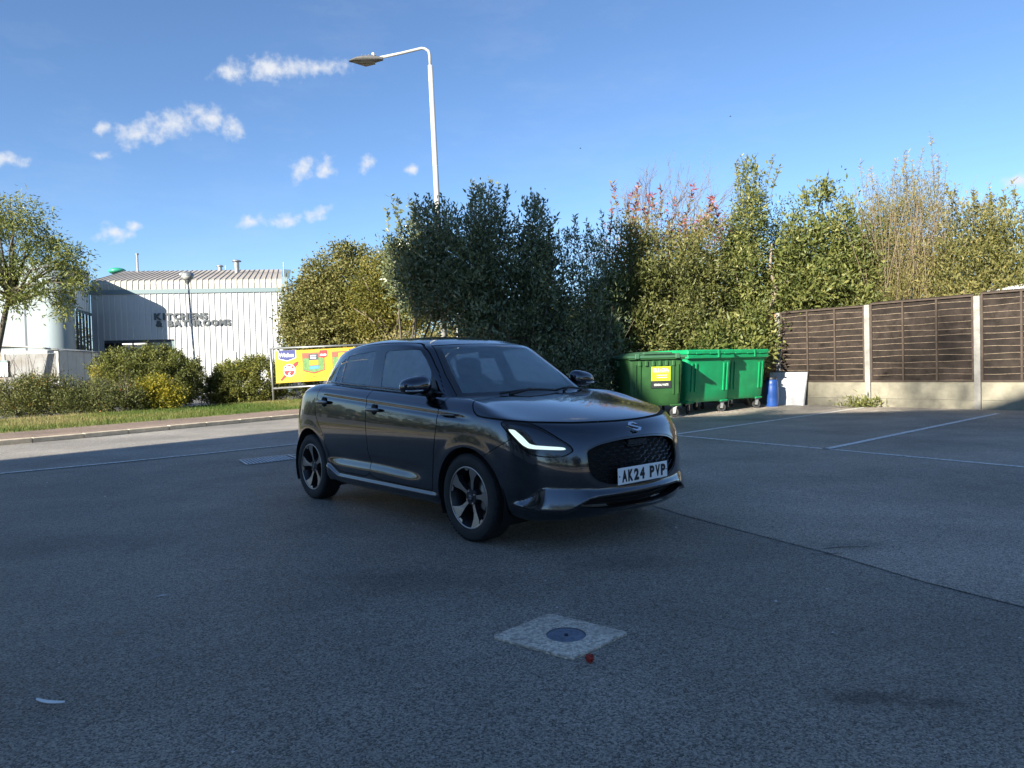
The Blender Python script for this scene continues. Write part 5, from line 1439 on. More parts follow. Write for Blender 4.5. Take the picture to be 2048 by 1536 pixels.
def fbox(s0, s1, n0, n1, z0, z1, name, m, parent, dz=0.0):
    V = [fq(s0, n0, z0), fq(s1, n0, z0 + dz), fq(s1, n1, z0 + dz), fq(s0, n1, z0), fq(s0, n0, z1), fq(s1, n0, z1 + dz), fq(s1, n1, z1 + dz), fq(s0, n1, z1)]
    return MB().add(V, [(0, 1, 2, 3), (7, 6, 5, 4), (4, 5, 1, 0), (5, 6, 2, 1), (6, 7, 3, 2), (7, 4, 0, 3)]).build(name, m, parent)
def wavy_plank(s0, s1, z0, h, tilt, name, m, parent, n0):
    """lapped board with a natural wavy lower edge: thick at the bottom, tucked under at the top"""
    k = 9; V = []; ph = rng.uniform(0, 6, 3)
    for i in range(k):
        t = i / (k - 1); s = s0 + (s1 - s0) * t
        wv = .010 * math.sin(ph[0] + 5 * t) + .006 * math.sin(ph[1] + 13 * t)
        zb = z0 + wv + tilt * t
        V += [fq(s, n0 + .0225, zb + .011), fq(s, n0 + .004, z0 + h + tilt * t), fq(s, n0 + .019, zb - .001)]
    F = []
    for i in range(k - 1):
        a = 3 * i; F += [[a, a + 3, a + 4, a + 1], [a, a + 2, a + 5, a + 3]]
    o = MB().add(V, F).build(name, m, parent)
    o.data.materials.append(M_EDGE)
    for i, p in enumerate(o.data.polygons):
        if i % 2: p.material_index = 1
    return o
for k in range(-1, 4):
    fbox(k * SP - .06, k * SP + .06, -.06, .065, 0, 2.40 + (.05 if k < 1 else .07), 'post', M_PCON, fence)
for k in range(-1, 3):
    s0, s1 = k * SP + .07, (k + 1) * SP - .07
    top = (2.46, 2.50, 2.53)[min(max(k, 0), 2)]
    fbox(s0, s1, -.03, .022, .205, .60, 'gravel_board', M_GB, fence); fbox(s0, s1, -.03, .030, 0, .20, 'gravel_board', M_GB, fence)
    pan = fbox(s0, s1, -.035, -.02, .605, top - .02, 'fence_panel', M_BATT, fence)
    zs = np.linspace(.625, top - .14, 13)
    for zi, z in enumerate(zs):
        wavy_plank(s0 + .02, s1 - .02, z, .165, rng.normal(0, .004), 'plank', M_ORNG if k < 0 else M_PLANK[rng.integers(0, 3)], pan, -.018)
    for j in range(4):
        sc_ = s0 + .02 + (s1 - s0 - .04) * j / 3
        fbox(sc_ - .02, sc_ + .02, .010, .040, .60, top - .01, 'batten', M_BATT if k >= 0 else M_ORNG, pan)
    fbox(s0, s1, .008, .046, top - .035, top, 'capping', M_BATT, pan); fbox(s0, s1, .008, .045, .602, .64, 'bottom_rail', M_BATT, pan)

# ------------------------------------------------------------------ bins, drum and board
def bin_mats(tag_, c):
    return mat('green_bin_plastic_' + tag_, c, .42, vary=.18, scale=2.2, hue=tuple(min(1, x * 1.15) for x in c), bump=.04, bscale=120)
M_WHL = mat('castor_rubber', (.02, .02, .021), .7); M_STEEL = mat('castor_steel', (.45, .45, .44), .35, .8)
def dumpster(loc_, rz, w, d, label, m, mlid, dome, zs=1.0):
    t = empty('wheeled_bin', (*loc_, 0), rz); tag(t, label, 'bin', 'wheeled waste bins beside the fence')
    zb, zr = .27 * zs, 1.27 * zs
    # tapered tub with rounded corners, front face at y = 0 towards -y
    def ring(z, wx, y0, y1, r=.09):
        P_ = []
        for cx_, cy_, a0 in ((wx / 2 - r, y0 + r, -90), (wx / 2 - r, y1 - r, 0), (-wx / 2 + r, y1 - r, 90), (-wx / 2 + r, y0 + r, 180)):
            for k in range(6):
                a = R(a0 + 18 * k); P_.append((cx_ + r * math.cos(a), cy_ + r * math.sin(a), z))
        return P_
    rows = [ring(zb, w * .84, .13, d * .86), ring(zb + .06, w * .885, .09, d * .90), ring(zb + .32, w * .915, .065, d * .94), ring(zr - .12, w * .965, .02, d * .985), ring(zr, w * .975, .01, d * .99)]
    n = 24; V = sum(rows, []); F = [[i * n + k, i * n + (k + 1) % n, (i + 1) * n + (k + 1) % n, (i + 1) * n + k] for i in range(4) for k in range(n)] + [list(range(n))[::-1]]
    tub = MB().add(V, F).build('tub', m, t, auto=35)
    for s in (-1, 1):                                   # stiffening ribs
        for off in (.30, .38):
            MB().add([(s * w * off - .018, .075, zb + .25), (s * w * off + .018, .075, zb + .25), (s * w * off + .018, .012, zr - .10), (s * w * off - .018, .012, zr - .10), (s * w * off - .018, .045, zb + .25), (s * w * off + .018, .045, zb + .25), (s * w * off + .018, -.012, zr - .10), (s * w * off - .018, -.012, zr - .10)],
                     [[4, 5, 6, 7], [0, 4, 7, 3], [5, 1, 2, 6], [0, 1, 5, 4], [7, 6, 2, 3]]).build('rib', m, t)
    if dome:
        for k in range(6): MB().box((-w * .30 + k * w * .12 - .035, -.022, zr - .14), (-w * .30 + k * w * .12 + .035, .03, zr - .02), .015).build('rim_gusset', m, t)
    MB().box((-w / 2, -.045, zr), (w / 2, .02, zr + .085), .012).box((-w / 2, d - .02, zr), (w / 2, d + .045, zr + .085), .012).box((-w / 2, .0205, zr), (-w / 2 + .065, d - .0205, zr + .085), .012).box((w / 2 - .065, .0205, zr), (w / 2, d - .0205, zr + .085), .012).build('rim', m, t)
    for s in (-1, 1):                                   # lifting lugs
        MB().box((s * w / 2 - .05, d * .42, zr - .15), (s * w / 2 + .05, d * .58, zr - .005), .02).build('lifting_lug', m, t)
    if dome:
        V = []; nn = 9
        for j in range(nn):
            v = j / (nn - 1)
            for i in range(nn):
                u = i / (nn - 1); h = .085 + .10 * (math.sin(math.pi * min(1, max(0, u * 1.12 - .06))) ** .35 if 0 < u < 1 else 0) * (math.sin(math.pi * v) ** .35 if 0 < v < 1 else 0)
                V.append((-w / 2 - .03 + (w + .06) * u, -.06 + (d + .10) * v, zr + h * zs))
        Fq = [[j * nn + i, j * nn + i + 1, (j + 1) * nn + i + 1, (j + 1) * nn + i] for j in range(nn - 1) for i in range(nn - 1)]
        k0 = len(V); V += [(-w / 2 - .035, -.065, zr + .04), (w / 2 + .035, -.065, zr + .04), (w / 2 + .035, d + .045, zr + .04), (-w / 2 - .035, d + .045, zr + .04)]
        Fq += [[k0, k0 + 1, nn - 1, 0], [k0 + 1, k0 + 2, nn * nn - 1, nn - 1], [k0 + 2, k0 + 3, nn * (nn - 1), nn * nn - 1], [k0 + 3, k0, 0, nn * (nn - 1)]]
        ld = MB().add(V, Fq).build('lid', mlid, t, auto=35)
        MB().box((-w * .26, -.075, zr + .115), (w * .26, -.045, zr + .16), .012).build('lid_grip', mlid, ld)
        for s in (-1, 1): MB().box((s * w * .36 - .05, -.085, zr + .02), (s * w * .36 + .05, -.05, zr + .13), .012).build('lid_clip', mlid, ld)
    else:
        ld = MB().box((-w / 2 - .02, -.055, zr + .087), (w / 2 + .02, d + .03, zr + .205 * zs), .03).build('lid', mlid, t)
        for s, q in ((-.34, .1), (-.05, .13), (.26, .12)): MB().box((s * w, -.068, zr + .105), ((s + q) * w, -.052, zr + .135), .004).build('lid_lip', mlid, ld)
        MB().box((w * .12, -.07, zr + .02), (w * .16, -.05, zr + .2), .006).build('lid_strap', mlid, ld)
    for sx_, sy_, ang in ((-1, .20, 25), (1, .20, -35), (-1, d - .22, 60), (1, d - .22, 10)):
        x = sx_ * w * .36
        c0 = empty('castor', (0, 0, 0)); bpy.data.objects.remove(c0)
        mb = MB().lathe([(.055, -.022), (.10, -.022), (.105, -.012), (.105, .012), (.10, .022), (.055, .022)], 20, 'y')
        wme = mesh_data('castor', mb.V, mb.F, M_WHL); wm = link('castor', wme, t, (x, sy_, .106)); wm.rotation_euler = (0, 0, R(ang))
        fk = MB()
        for s in (-1, 1): fk.prism([(-.03, -.02), (.03, -.02), (.055, .125), (-.02, .125)], (0, s * .032 - .003, 0), (1, 0, 0), (0, 0, 1), (0, .006, 0))
        fk.box((-.05, -.05, .125), (.07, .05, .138)); fk.tube([(0, -.04, 0), (0, .04, 0)], .012, 8); fk.build('fork', M_STEEL, wm)
        MB().box((x - .13, sy_ - .10, .247), (x + .13, sy_ + .10, zb + .03), .02).build('castor_mount', m, t)
    return t, zr
MG1 = bin_mats('olive', (.026, .085, .026)); MG1L = bin_mats('olive_lid', (.038, .105, .054)); MG2 = bin_mats('bright', (.006, .26, .095)); MG3 = bin_mats('bright_faded', (.008, .28, .10))
b1, zr1 = dumpster((3.12, 15.55), R(8), 1.25, 1.62, 'dark olive green domed-lid bin with a lime green sticker', MG1, MG1L, True)
b2, _ = dumpster((4.60, 16.72), R(33), 1.56, 1.22, 'bright green bin in the middle, right beside the dark olive one', MG2, MG2, False)
b3, _ = dumpster((5.78, 17.72), R(33), 1.50, 1.22, 'bright green bin at the right end, next to the blue drum', MG3, MG3, False)
st = empty('sticker_anchor'); bpy.data.objects.remove(st)
M_LIME = mat('lime_sticker', (.46, .56, .03), .5); M_STK = mat('black_sticker', (.03, .032, .036), .5); M_STW = mat('sticker_white', (.72, .75, .66), .5)
s1_ = MB().box((-.12, -.0135, .815), (.31, -.009, 1.125)).build('sticker', M_LIME, b1); s2_ = MB().box((-.13, -.0125, .66), (.32, -.008, .812)).build('sticker', M_STK, b1)
for o_ in (s1_, s2_): o_.rotation_euler = (R(4.6), 0, 0); o_.location = (0, .103, 0)
def bintxt(t_, x, z, size, w, par):
    me = text_mesh(t_, size, .0006, M_STW, size * .03); me.transform(Matrix.Rotation(math.pi / 2, 4, 'X'))
    co = np.empty(len(me.vertices) * 3, np.float32); me.vertices.foreach_get('co', co); co = co.reshape(-1, 3); co[:, 0] *= w / (co[:, 0].max() - co[:, 0].min()); me.vertices.foreach_set('co', co.ravel())
    link('lettering', me, par, (x, -.0155, z))
bintxt('ELLGIA', -.09, 1.02, .095, .36, s1_); bintxt('01353 724880', .0, 1.025, .045, .24, s1_) if False else None
for z_ in (.88, .93): MB().box((.0, -.0150, z_), (.23, -.0136, z_ + .014)).build('printed_line', M_STW, s1_)
MB().box((-.08, -.0150, 1.0), (.27, -.0136, 1.006)).build('printed_line', M_STW, s1_)
bintxt('GENERAL WASTE', -.06, .71, .062, .32, s2_)
dm = empty('drum', (6.66, 18.55, 0)); tag(dm, 'small blue plastic drum between the end bin and the white board', 'drum')
M_BLUEP = mat('blue_plastic', (.018, .075, .30), .4, vary=.15, scale=4)
MB().lathe([(.001, 0), (.14, 0), (.15, .03), (.156, .20), (.153, .22), (.158, .24), (.158, .52), (.153, .54), (.156, .56), (.148, .66), (.12, .70)], 28).build('body', M_BLUEP, dm, smooth=True)
MB().lathe([(.125, .69), (.13, .74), (.115, .76), (.001, .76)], 28).build('lid', mat('drum_lid', (.02, .022, .026), .5), dm, smooth=True)
wb = MB(); M_BOARD = mat('scuffed_white_board', (.66, .67, .67), .45, vary=.12, scale=8)
bo = fq(-.10, .30, 0) + P1
brd = empty('board', bo); tag(brd, 'scuffed white board leaning against the foot of the brown fence', 'board')
q = [fq(-.22, .30, 0), fq(.84, .30, 0), fq(.84, .10, .86), fq(-.22, .10, .86)]; o0 = fq(-.10, .30, 0)
V = [v - o0 for v in q]; n_ = (V[1] - V[0]).cross(V[3] - V[0]).normalized() * .02
MB().add(V + [v - n_ for v in V], [[0, 1, 2, 3], [7, 6, 5, 4], [0, 4, 5, 1], [1, 5, 6, 2], [2, 6, 7, 3], [3, 7, 4, 0]]).build('face', M_BOARD, brd)
MB().tube([V[1] - n_ * .5, V[2] - n_ * .5], .016, 6).build('edge_strip', mat('grey_edge', (.30, .31, .32), .5), brd)
# pale van roof just showing over the fence
van = empty('van', (13.6, 18.6, 0)); tag(van, 'white van whose roof just shows above the fence at the right edge', 'van')
M_VAN = mat('white_van_paint', (.72, .72, .70), .35, coat=.4)
MB().box((-1.35, -.95, .35), (3.2, .95, 2.84), .12).build('body', M_VAN, van, auto=40)
MB().box((-1.0, -.90, 2.842), (-.1, .8, 2.90), .03).build('roof_rack', M_VAN, van)
for x in (-.7, 2.4):
    for s in (-1, 1): MB().lathe([(.001, -.1), (.33, -.1), (.34, -.05), (.34, .05), (.33, .1), (.001, .1)], 24, 'y', (x, s * .86, .34)).build('wheel', M_WHL, van)
# two birds far off
M_BIRD = mat('dark_bird', (.03, .03, .03), .8)
for x, y, z, lab in ((4.6, 45.0, 14.55, 'tiny dark bird high over the hedge, left of the other bird'), (14.2, 46.0, 16.6, 'tiny dark bird farther right and higher in the sky')):
    b_ = empty('bird', (x, y, z)); tag(b_, lab, 'bird')
    V, F = superell((0, 0, 0), (.06, .022, .022), 2, 10, 6); MB().add(V, F).build('body', M_BIRD, b_, smooth=True)
    for s in (-1, 1): MB().add([(.02, 0, .01), (.01, s * .08, .04), (-.02, s * .14, .01), (-.03, s * .07, .03)], [[0, 1, 2, 3], [3, 2, 1, 0]]).build('wing', M_BIRD, b_)

# ------------------------------------------------------------------ planting
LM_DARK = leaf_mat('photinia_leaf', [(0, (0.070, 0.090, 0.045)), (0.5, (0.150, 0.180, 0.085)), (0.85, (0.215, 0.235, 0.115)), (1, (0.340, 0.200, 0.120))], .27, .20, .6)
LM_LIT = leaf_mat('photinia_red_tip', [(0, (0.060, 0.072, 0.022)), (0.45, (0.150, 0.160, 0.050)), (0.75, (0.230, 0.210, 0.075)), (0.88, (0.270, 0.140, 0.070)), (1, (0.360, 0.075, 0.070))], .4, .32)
LM_LAUREL = leaf_mat('laurel_leaf', [(0, (0.050, 0.070, 0.018)), (0.4, (0.120, 0.145, 0.040)), (0.8, (0.220, 0.225, 0.068)), (1, (0.360, 0.330, 0.120))], .46, .30)
LM_WILLOW = leaf_mat('willow_leaf', [(0, (0.110, 0.105, 0.035)), (0.5, (0.240, 0.215, 0.075)), (0.8, (0.320, 0.270, 0.110)), (1, (0.420, 0.350, 0.180))], .6, .35)
LM_OLIVE = leaf_mat('olive_tree_leaf', [(0, (0.070, 0.080, 0.022)), (0.45, (0.165, 0.165, 0.050)), (0.8, (0.250, 0.225, 0.075)), (1, (0.330, 0.270, 0.100))], .55, .32)
LM_ASH = leaf_mat('ash_leaf', [(0, (0.051, 0.075, 0.027)), (.45, (0.152, 0.178, 0.044)), (.8, (0.270, 0.263, 0.057)), (1, (0.507, 0.406, 0.060))], .5, .35)
LM_HEDGE = leaf_mat('clipped_hedge_leaf', [(0, (0.046, 0.059, 0.017)), (.5, (0.143, 0.157, 0.038)), (.85, (0.244, 0.235, 0.052)), (1, (0.418, 0.348, 0.052))], .5, .28)
LM_SHRUB = leaf_mat('mixed_shrub_leaf', [(0, (0.041, 0.050, 0.020)), (.5, (0.118, 0.134, 0.041)), (.85, (0.202, 0.193, 0.058)), (1, (0.454, 0.168, 0.050))], .55, .28)
LM_YELLOW = leaf_mat('yellow_shrub_leaf', [(0, (0.081, 0.098, 0.014)), (.5, (0.230, 0.218, 0.023)), (1, (0.483, 0.380, 0.034))], .5, .35)

# dark photinia hedge in the shade of the car park, one bush after another
def col(px, py_top, depth, w, zlow=.6, d=1.4):
    """ellipsoid from the picture column px, its top row and half width in metres"""
    x = (px - 1024) / FPX * depth; zt = EYE + (734 - (px - 1024) * .0263 - py_top) / FPX * depth
    return (x, depth, (zt + zlow) / 2, w, d, (zt - zlow) / 2)
DG = 'dark hedge bushes behind the car'
def dark_bush(px, lab, cols, depth, clumps, shootpx=(), L=.125, W=.05, m=LM_DARK, sl=(.3, .65), zl=.6):
    bl = [col(p, t, dd, w, z) for p, t, dd, w, z in cols]
    base = (bl[0][0], depth)
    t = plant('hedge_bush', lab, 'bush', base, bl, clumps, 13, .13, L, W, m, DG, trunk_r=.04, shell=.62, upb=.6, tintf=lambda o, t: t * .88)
    pts = []
    for p_, top, dd in shootpx:
        b = col(p_, top, dd, .2)
        pts.append((b[0], dd + rng.normal(0, .2), b[2] + b[5]))
    if pts: shoots(t, pts, sl[0], sl[1], L * .95, W, m, (base[0], base[1], 0), per=48, tint=.45)
    return t
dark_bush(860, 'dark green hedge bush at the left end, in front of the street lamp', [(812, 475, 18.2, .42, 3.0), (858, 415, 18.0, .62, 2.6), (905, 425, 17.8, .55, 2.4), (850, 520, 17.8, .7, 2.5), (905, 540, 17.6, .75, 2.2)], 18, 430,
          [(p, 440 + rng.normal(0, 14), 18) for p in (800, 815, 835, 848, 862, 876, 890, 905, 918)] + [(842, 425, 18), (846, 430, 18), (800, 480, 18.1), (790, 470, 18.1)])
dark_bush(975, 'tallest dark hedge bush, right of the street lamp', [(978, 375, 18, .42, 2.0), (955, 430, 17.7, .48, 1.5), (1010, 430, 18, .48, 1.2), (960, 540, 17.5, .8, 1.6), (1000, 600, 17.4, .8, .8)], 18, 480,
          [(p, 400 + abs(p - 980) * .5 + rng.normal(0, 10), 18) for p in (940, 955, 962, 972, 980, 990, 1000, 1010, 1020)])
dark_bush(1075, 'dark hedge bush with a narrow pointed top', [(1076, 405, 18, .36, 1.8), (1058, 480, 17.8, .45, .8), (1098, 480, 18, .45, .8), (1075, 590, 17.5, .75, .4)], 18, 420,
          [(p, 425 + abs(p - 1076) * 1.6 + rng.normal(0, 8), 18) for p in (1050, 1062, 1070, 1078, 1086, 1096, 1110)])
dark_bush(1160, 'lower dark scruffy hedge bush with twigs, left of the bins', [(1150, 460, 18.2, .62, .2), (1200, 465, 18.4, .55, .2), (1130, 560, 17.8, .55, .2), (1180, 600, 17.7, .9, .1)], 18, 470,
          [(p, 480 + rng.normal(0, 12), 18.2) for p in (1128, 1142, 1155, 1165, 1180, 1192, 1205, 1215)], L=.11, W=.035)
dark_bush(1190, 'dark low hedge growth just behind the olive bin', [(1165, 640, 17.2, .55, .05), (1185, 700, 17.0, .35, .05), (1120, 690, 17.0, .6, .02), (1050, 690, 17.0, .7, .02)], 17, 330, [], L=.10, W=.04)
# dry stems in the hedge foot
t = empty('dry_stems', (.9, 17.0, 0)); tag(t, 'dry brown upright stems at the foot of the dark hedge', 'dead stems')
mb = MB()
for k in range(150):
    x = rng.uniform(-1.4, 1.7); y = rng.normal(0, .3); h = rng.uniform(.9, 2.6)
    mb.tube([(x, y, 0), (x + rng.normal(0, .08), y - .05, h * .5), (x + rng.normal(0, .22), y + rng.normal(0, .2), h)], [.009, .007, .003], 4, False)
so_ = mb.build('stems', M_TWIG, t); so_['kind'] = 'stuff'

LG = 'sunlit bushes behind the bins and the fence'
def lit_bush(lab, cols, base_depth, clumps, per, spread, L, W, m, shootpx=(), sl=(.25, .55), tops=None, upb=.5, bark=None, tint=.5, rough=None, tf=None):
    bl = [col(p, t, dd, w, z, d_) for p, t, dd, w, z, d_ in cols]
    base = (bl[0][0], base_depth)
    t = plant('hedge_shrub', lab, 'bush', base, bl, clumps, per, spread, L, W, m, LG, trunk_r=.055, shell=.6, upb=upb, bark=bark or M_BARK2, tintf=tf)
    pts = []
    for p_, top, dd in shootpx:
        b = col(p_, top, dd, .2); pts.append((b[0], dd + rng.normal(0, .25), b[2] + b[5]))
    if pts: shoots(t, pts, sl[0], sl[1], L, W, m, (base[0], base[1], 0), per=44, tint=tint)
    return t
redtop = lambda o, t: np.clip(t * .72 + .34 * np.clip((o[:, 2] - 3.6) / 1.6, 0, 1) + rng.normal(0, .05, len(t)), 0, 1)
lit_bush('sunlit shrub with reddish new leaves standing left of the bare tree', [(1265, 420, 19.2, .62, 1.2, 1.0), (1300, 450, 19.0, .6, 1.0, 1.0), (1240, 500, 19, .55, .6, 1.0), (1280, 600, 18.6, .9, .3, 1.1)], 19, 520, 12, .13, .12, .042, LM_LIT, [(p, 420 + rng.normal(0, 14), 19.2) for p in (1228, 1240, 1252, 1262, 1272, 1284, 1296, 1310, 1322, 1334)], tint=.72, tf=redtop)
lit_bush('sunlit shrub with red tipped leaves in front of the bare tree', [(1375, 450, 19.4, .62, 1.0, 1.0), (1410, 430, 19.6, .5, 1.0, 1.0), (1350, 520, 19, .6, .6, 1.0), (1390, 600, 18.8, .9, .3, 1.1)], 19.4, 500, 12, .14, .12, .042, LM_LIT, [(p, 440 + rng.normal(0, 16), 19.4) for p in (1345, 1358, 1370, 1382, 1395, 1408, 1420, 1432, 1445)], tint=.72, tf=redtop)
lit_bush('tall slim sunlit shrub rising right of the bare tree', [(1507, 330, 20.2, .42, 3.6, .5), (1500, 400, 20.2, .5, 3.0, .6), (1470, 470, 20.0, .55, 2.0, .8), (1490, 560, 19.8, .8, .8, .9)], 20, 430, 11, .13, .115, .042, LM_LAUREL, [(p, 335 + abs(p - 1508) * .8, 20.2) for p in (1478, 1490, 1500, 1510, 1520, 1532, 1540)], sl=(.2, .5), tint=.6)
lit_bush('glossy low laurel shrub hanging over the bright green bins', [(1500, 620, 19.4, .5, .9, .6), (1480, 660, 19.0, .6, .8, .7), (1440, 640, 18.8, .6, .5, .8), (1400, 680, 18.6, .6, .4, .8)], 19.2, 330, 10, .15, .17, .062, LM_LAUREL, tint=.7, upb=.2)
lit_bush('large round laurel bush over the first fence panel', [(1650, 370, 20.4, 1.0, 1.2, 1.0), (1600, 420, 20.2, .9, 1.2, 1.0), (1710, 430, 20.2, .8, 1.2, 1.0), (1645, 520, 19.9, 1.25, 1.0, 1.1), (1720, 540, 19.6, 1.0, 1.0, 1.0), (1570, 520, 20.2, .7, 1.4, .9)], 20.6, 820, 12, .17, .15, .058, LM_LAUREL, [(p, 372 + abs(p - 1655) * .6 + rng.normal(0, 8), 20.3) for p in (1625, 1650, 1662)], sl=(.05, .2), tint=.5, upb=.1)
wt = lit_bush('wispy pale brown willow shrub behind the second fence panel', [(1790, 345, 20.5, .85, 1.9, .9), (1850, 340, 20.5, .85, 1.9, .9), (1820, 350, 20.4, 1.0, 2.4, .9), (1760, 450, 20, .8, 1.2, 1.0), (1830, 470, 19.6, 1.1, 1.2, 1.0), (1800, 540, 19.3, 1.2, 1.2, .9)], 20.5, 1250, 10, .19, .105, .020, LM_WILLOW, [(p, 360 + rng.normal(0, 14), 20.5) for p in range(1735, 1900, 9)], sl=(.35, .8), tint=.7, upb=1.0)
mb = MB()
for k in range(90):
    p_ = rng.uniform(1745, 1885); dd = 19.6 + rng.normal(0, .35); b0 = col(p_, 560, dd, .1); b1_ = col(p_ + rng.normal(25, 60), rng.uniform(345, 450), dd, .1)
    o0 = Vector((wt.location.x, wt.location.y, 0)); a_ = Vector((b0[0], dd, 2.0)) - o0; c_ = Vector((b1_[0], dd + rng.normal(0, .2), b1_[2] + b1_[5])) - o0
    mb.tube([a_, a_.lerp(c_, .5) + Vector(rng.normal(0, .06, 3)), c_], [.011, .008, .003], 4, False)
mb.build('twigs', M_TWIG, wt)['kind'] = 'stuff'
lit_bush('yellowish green bushy shrub at the right edge above the fence', [(1960, 400, 19.5, 1.0, 1.4, 1.0), (2030, 390, 19.4, 1.0, 1.4, 1.0), (1910, 450, 19.2, .8, 1.4, .9), (1990, 500, 18.8, 1.2, 1.3, .9), (2090, 430, 18.8, 1.1, 1.2, 1.0), (1930, 540, 18.4, .9, 1.3, .8), (2060, 540, 18.2, .9, 1.3, .7)], 19.5, 900, 11, .17, .12, .038, leaf_mat('privet_leaf', [(0, (0.065, 0.075, 0.022)), (0.45, (0.165, 0.165, 0.050)), (0.8, (0.260, 0.235, 0.085)), (1, (0.380, 0.310, 0.120))], .5, .34), [(p, 395 + rng.normal(0, 12), 19.4) for p in range(1890, 2080, 22)], sl=(.05, .35), tint=.6)
lit_bush('green shrub mass far right beyond the edge of the fence', [(2180, 420, 17.5, 1.2, 1.2, 1.0), (2260, 440, 17, 1.2, 1.0, 1.0)], 17.5, 260, 11, .17, .12, .04, LM_LAUREL, tint=.5)
# backing growth so that the hedge is closed low down
lit_bush('darker growth deep behind the bins and the sunlit shrubs', [(1300, 520, 20.8, 1.3, .3, .8), (1420, 520, 20.8, 1.3, .3, .8), (1540, 540, 21.2, 1.2, .3, .8)], 20.8, 420, 12, .18, .13, .05, LM_LAUREL, tint=.3)
for k, (lab, cc, bd) in enumerate((
        ('green shrub filling the gap between the dark hedge and the bare tree', [(1225, 470, 20.6, .7, .6, .7), (1275, 440, 20.8, .75, .6, .7), (1330, 430, 21.0, .75, .6, .7)], 20.8),
        ('olive shrub behind the red tipped leaves', [(1390, 430, 21.2, .8, .6, .7), (1440, 440, 21.2, .75, .6, .7), (1480, 430, 21.3, .7, .6, .7)], 21.2),
        ('olive shrub between the slim shrub and the big laurel', [(1545, 400, 21.5, .75, .8, .7), (1590, 395, 21.6, .75, .8, .7), (1560, 480, 21.2, .9, .8, .8)], 21.5),
        ('olive shrub between the big laurel and the willow shrub', [(1710, 385, 21.8, .85, 1.0, .7), (1760, 400, 21.8, .85, 1.0, .7), (1735, 480, 21.3, 1.0, 1.0, .8)], 21.8),
        ('pale olive shrub behind the willow shrub', [(1830, 375, 21.9, .9, 1.0, .7), (1890, 385, 21.8, .9, 1.0, .7), (1950, 385, 21.4, .9, 1.0, .7), (2010, 380, 21.0, .9, 1.0, .7)], 21.8))):
    lit_bush(lab, cc, bd, 420, 9, .14, .105, .042, (LM_LIT, LM_OLIVE, LM_LAUREL, LM_OLIVE, LM_WILLOW)[k], tint=.5, upb=.3)
# leaning trunk at the fence corner
t = empty('leaning_trunk', (6.95, 19.9, 0)); tag(t, 'bare crooked pale trunk rising beside the first fence post', 'tree')
mb = MB(); mb.tube([(0, 0, 0), (.05, 0, 1.6), (.12, .0, 2.45), (.30, 0, 2.95), (.38, .0, 3.25), (.85, .1, 3.35), (1.15, .15, 3.25)], [.12, .11, .10, .085, .07, .055, .03], 8)
mb.tube([(.36, 0, 3.15), (.22, .05, 3.7), (.30, .1, 4.4)], [.06, .045, .02], 6); mb.build('trunk', M_BARK2, t, smooth=True)
# bare tree behind
t = empty('bare_tree', (4.75, 22.0, 0)); tag(t, 'leafless grey branched tree with a few red leaves behind the hedge', 'tree')
mb = MB(); mb.tube([(0, 0, 0), (0, 0, 3.2)], [.11, .085], 7, False)
for k in range(7):
    a = k * .9; twig_tree(mb, (0, 0, 2.6 + .1 * k), (math.cos(a) * .55, math.sin(a) * .35, 1), rng.uniform(1.5, 1.95), .05, 5, .33, .10, (1, 3))
mb.build('branches', mat('grey_twig', (.15, .132, .12), .9), t)
n = 1700; P_ = np.stack([rng.normal(.25, 1.0, n), rng.normal(-.4, .5, n), rng.normal(4.75, .38, n)], 1)
P_[:600, 0] = rng.normal(1.6, .45, 600); P_[:600, 2] = rng.normal(4.9, .35, 600)
link('red_leaves', leaf_mesh('red_leaves', P_, rng.normal(0, 1, (n, 3)), .085, .035, rng.uniform(0, 1, n), leaf_mat('red_leaf', [(0, (.14, .02, .022)), (.6, (.26, .035, .035)), (1, (.36, .11, .05))], .5, .35)), t)
# weeds at the fence foot
t = empty('weeds', (8.45, 17.35, 0)); tag(t, 'tuft of green weeds at the foot of the fence by the middle post', 'weeds')
n = 420; P_ = np.stack([rng.normal(0, .28, n), rng.normal(0, .10, n), np.abs(rng.normal(.05, .10, n))], 1)
link('leaves', leaf_mesh('leaves', P_, np.stack([rng.normal(0, .5, n), rng.normal(0, .4, n), np.ones(n)], 1), .13, .026, rng.uniform(.2, 1, n), LM_LAUREL), t)

# ------------------------------------------------------------------ across the road
def tree(name, label, base, trunk_pts, trunk_r, blobs, clumps, per, spread, L, W, m, group=None, bark=None, limbs=16, tf=None, upb=.1, shell=.5, dens=None):
    t = empty(name, (*base, 0)); tag(t, label, 'tree', group); o = np.array((*base, 0))
    mb = MB(); mb.tube([Vector(p) - Vector(o) for p in trunk_pts], [trunk_r * (1 - .45 * i / (len(trunk_pts) - 1)) for i in range(len(trunk_pts))], 9)
    mb.build('trunk', bark or M_BARK, t, smooth=True)
    top = Vector(trunk_pts[-1]) - Vector(o); lb_ = MB()
    C_, D_, _ = blob_points(blobs, limbs, .35)
    for c in C_:
        e = Vector(c - o); mid = top.lerp(e, .5) + Vector(rng.normal(0, .15, 3)) + Vector((0, 0, .15))
        lb_.tube([top + Vector((0, 0, -rng.uniform(0, .7))), mid, e], [trunk_r * .42, trunk_r * .26, trunk_r * .08], 5)
    lb_.build('limbs', bark or M_BARK, t, smooth=True)
    crown('crown', t, blobs, clumps, per, spread, L, W, m, origin=tuple(o), tintf=tf, upb=upb, shell=shell, dens=dens)
    return t
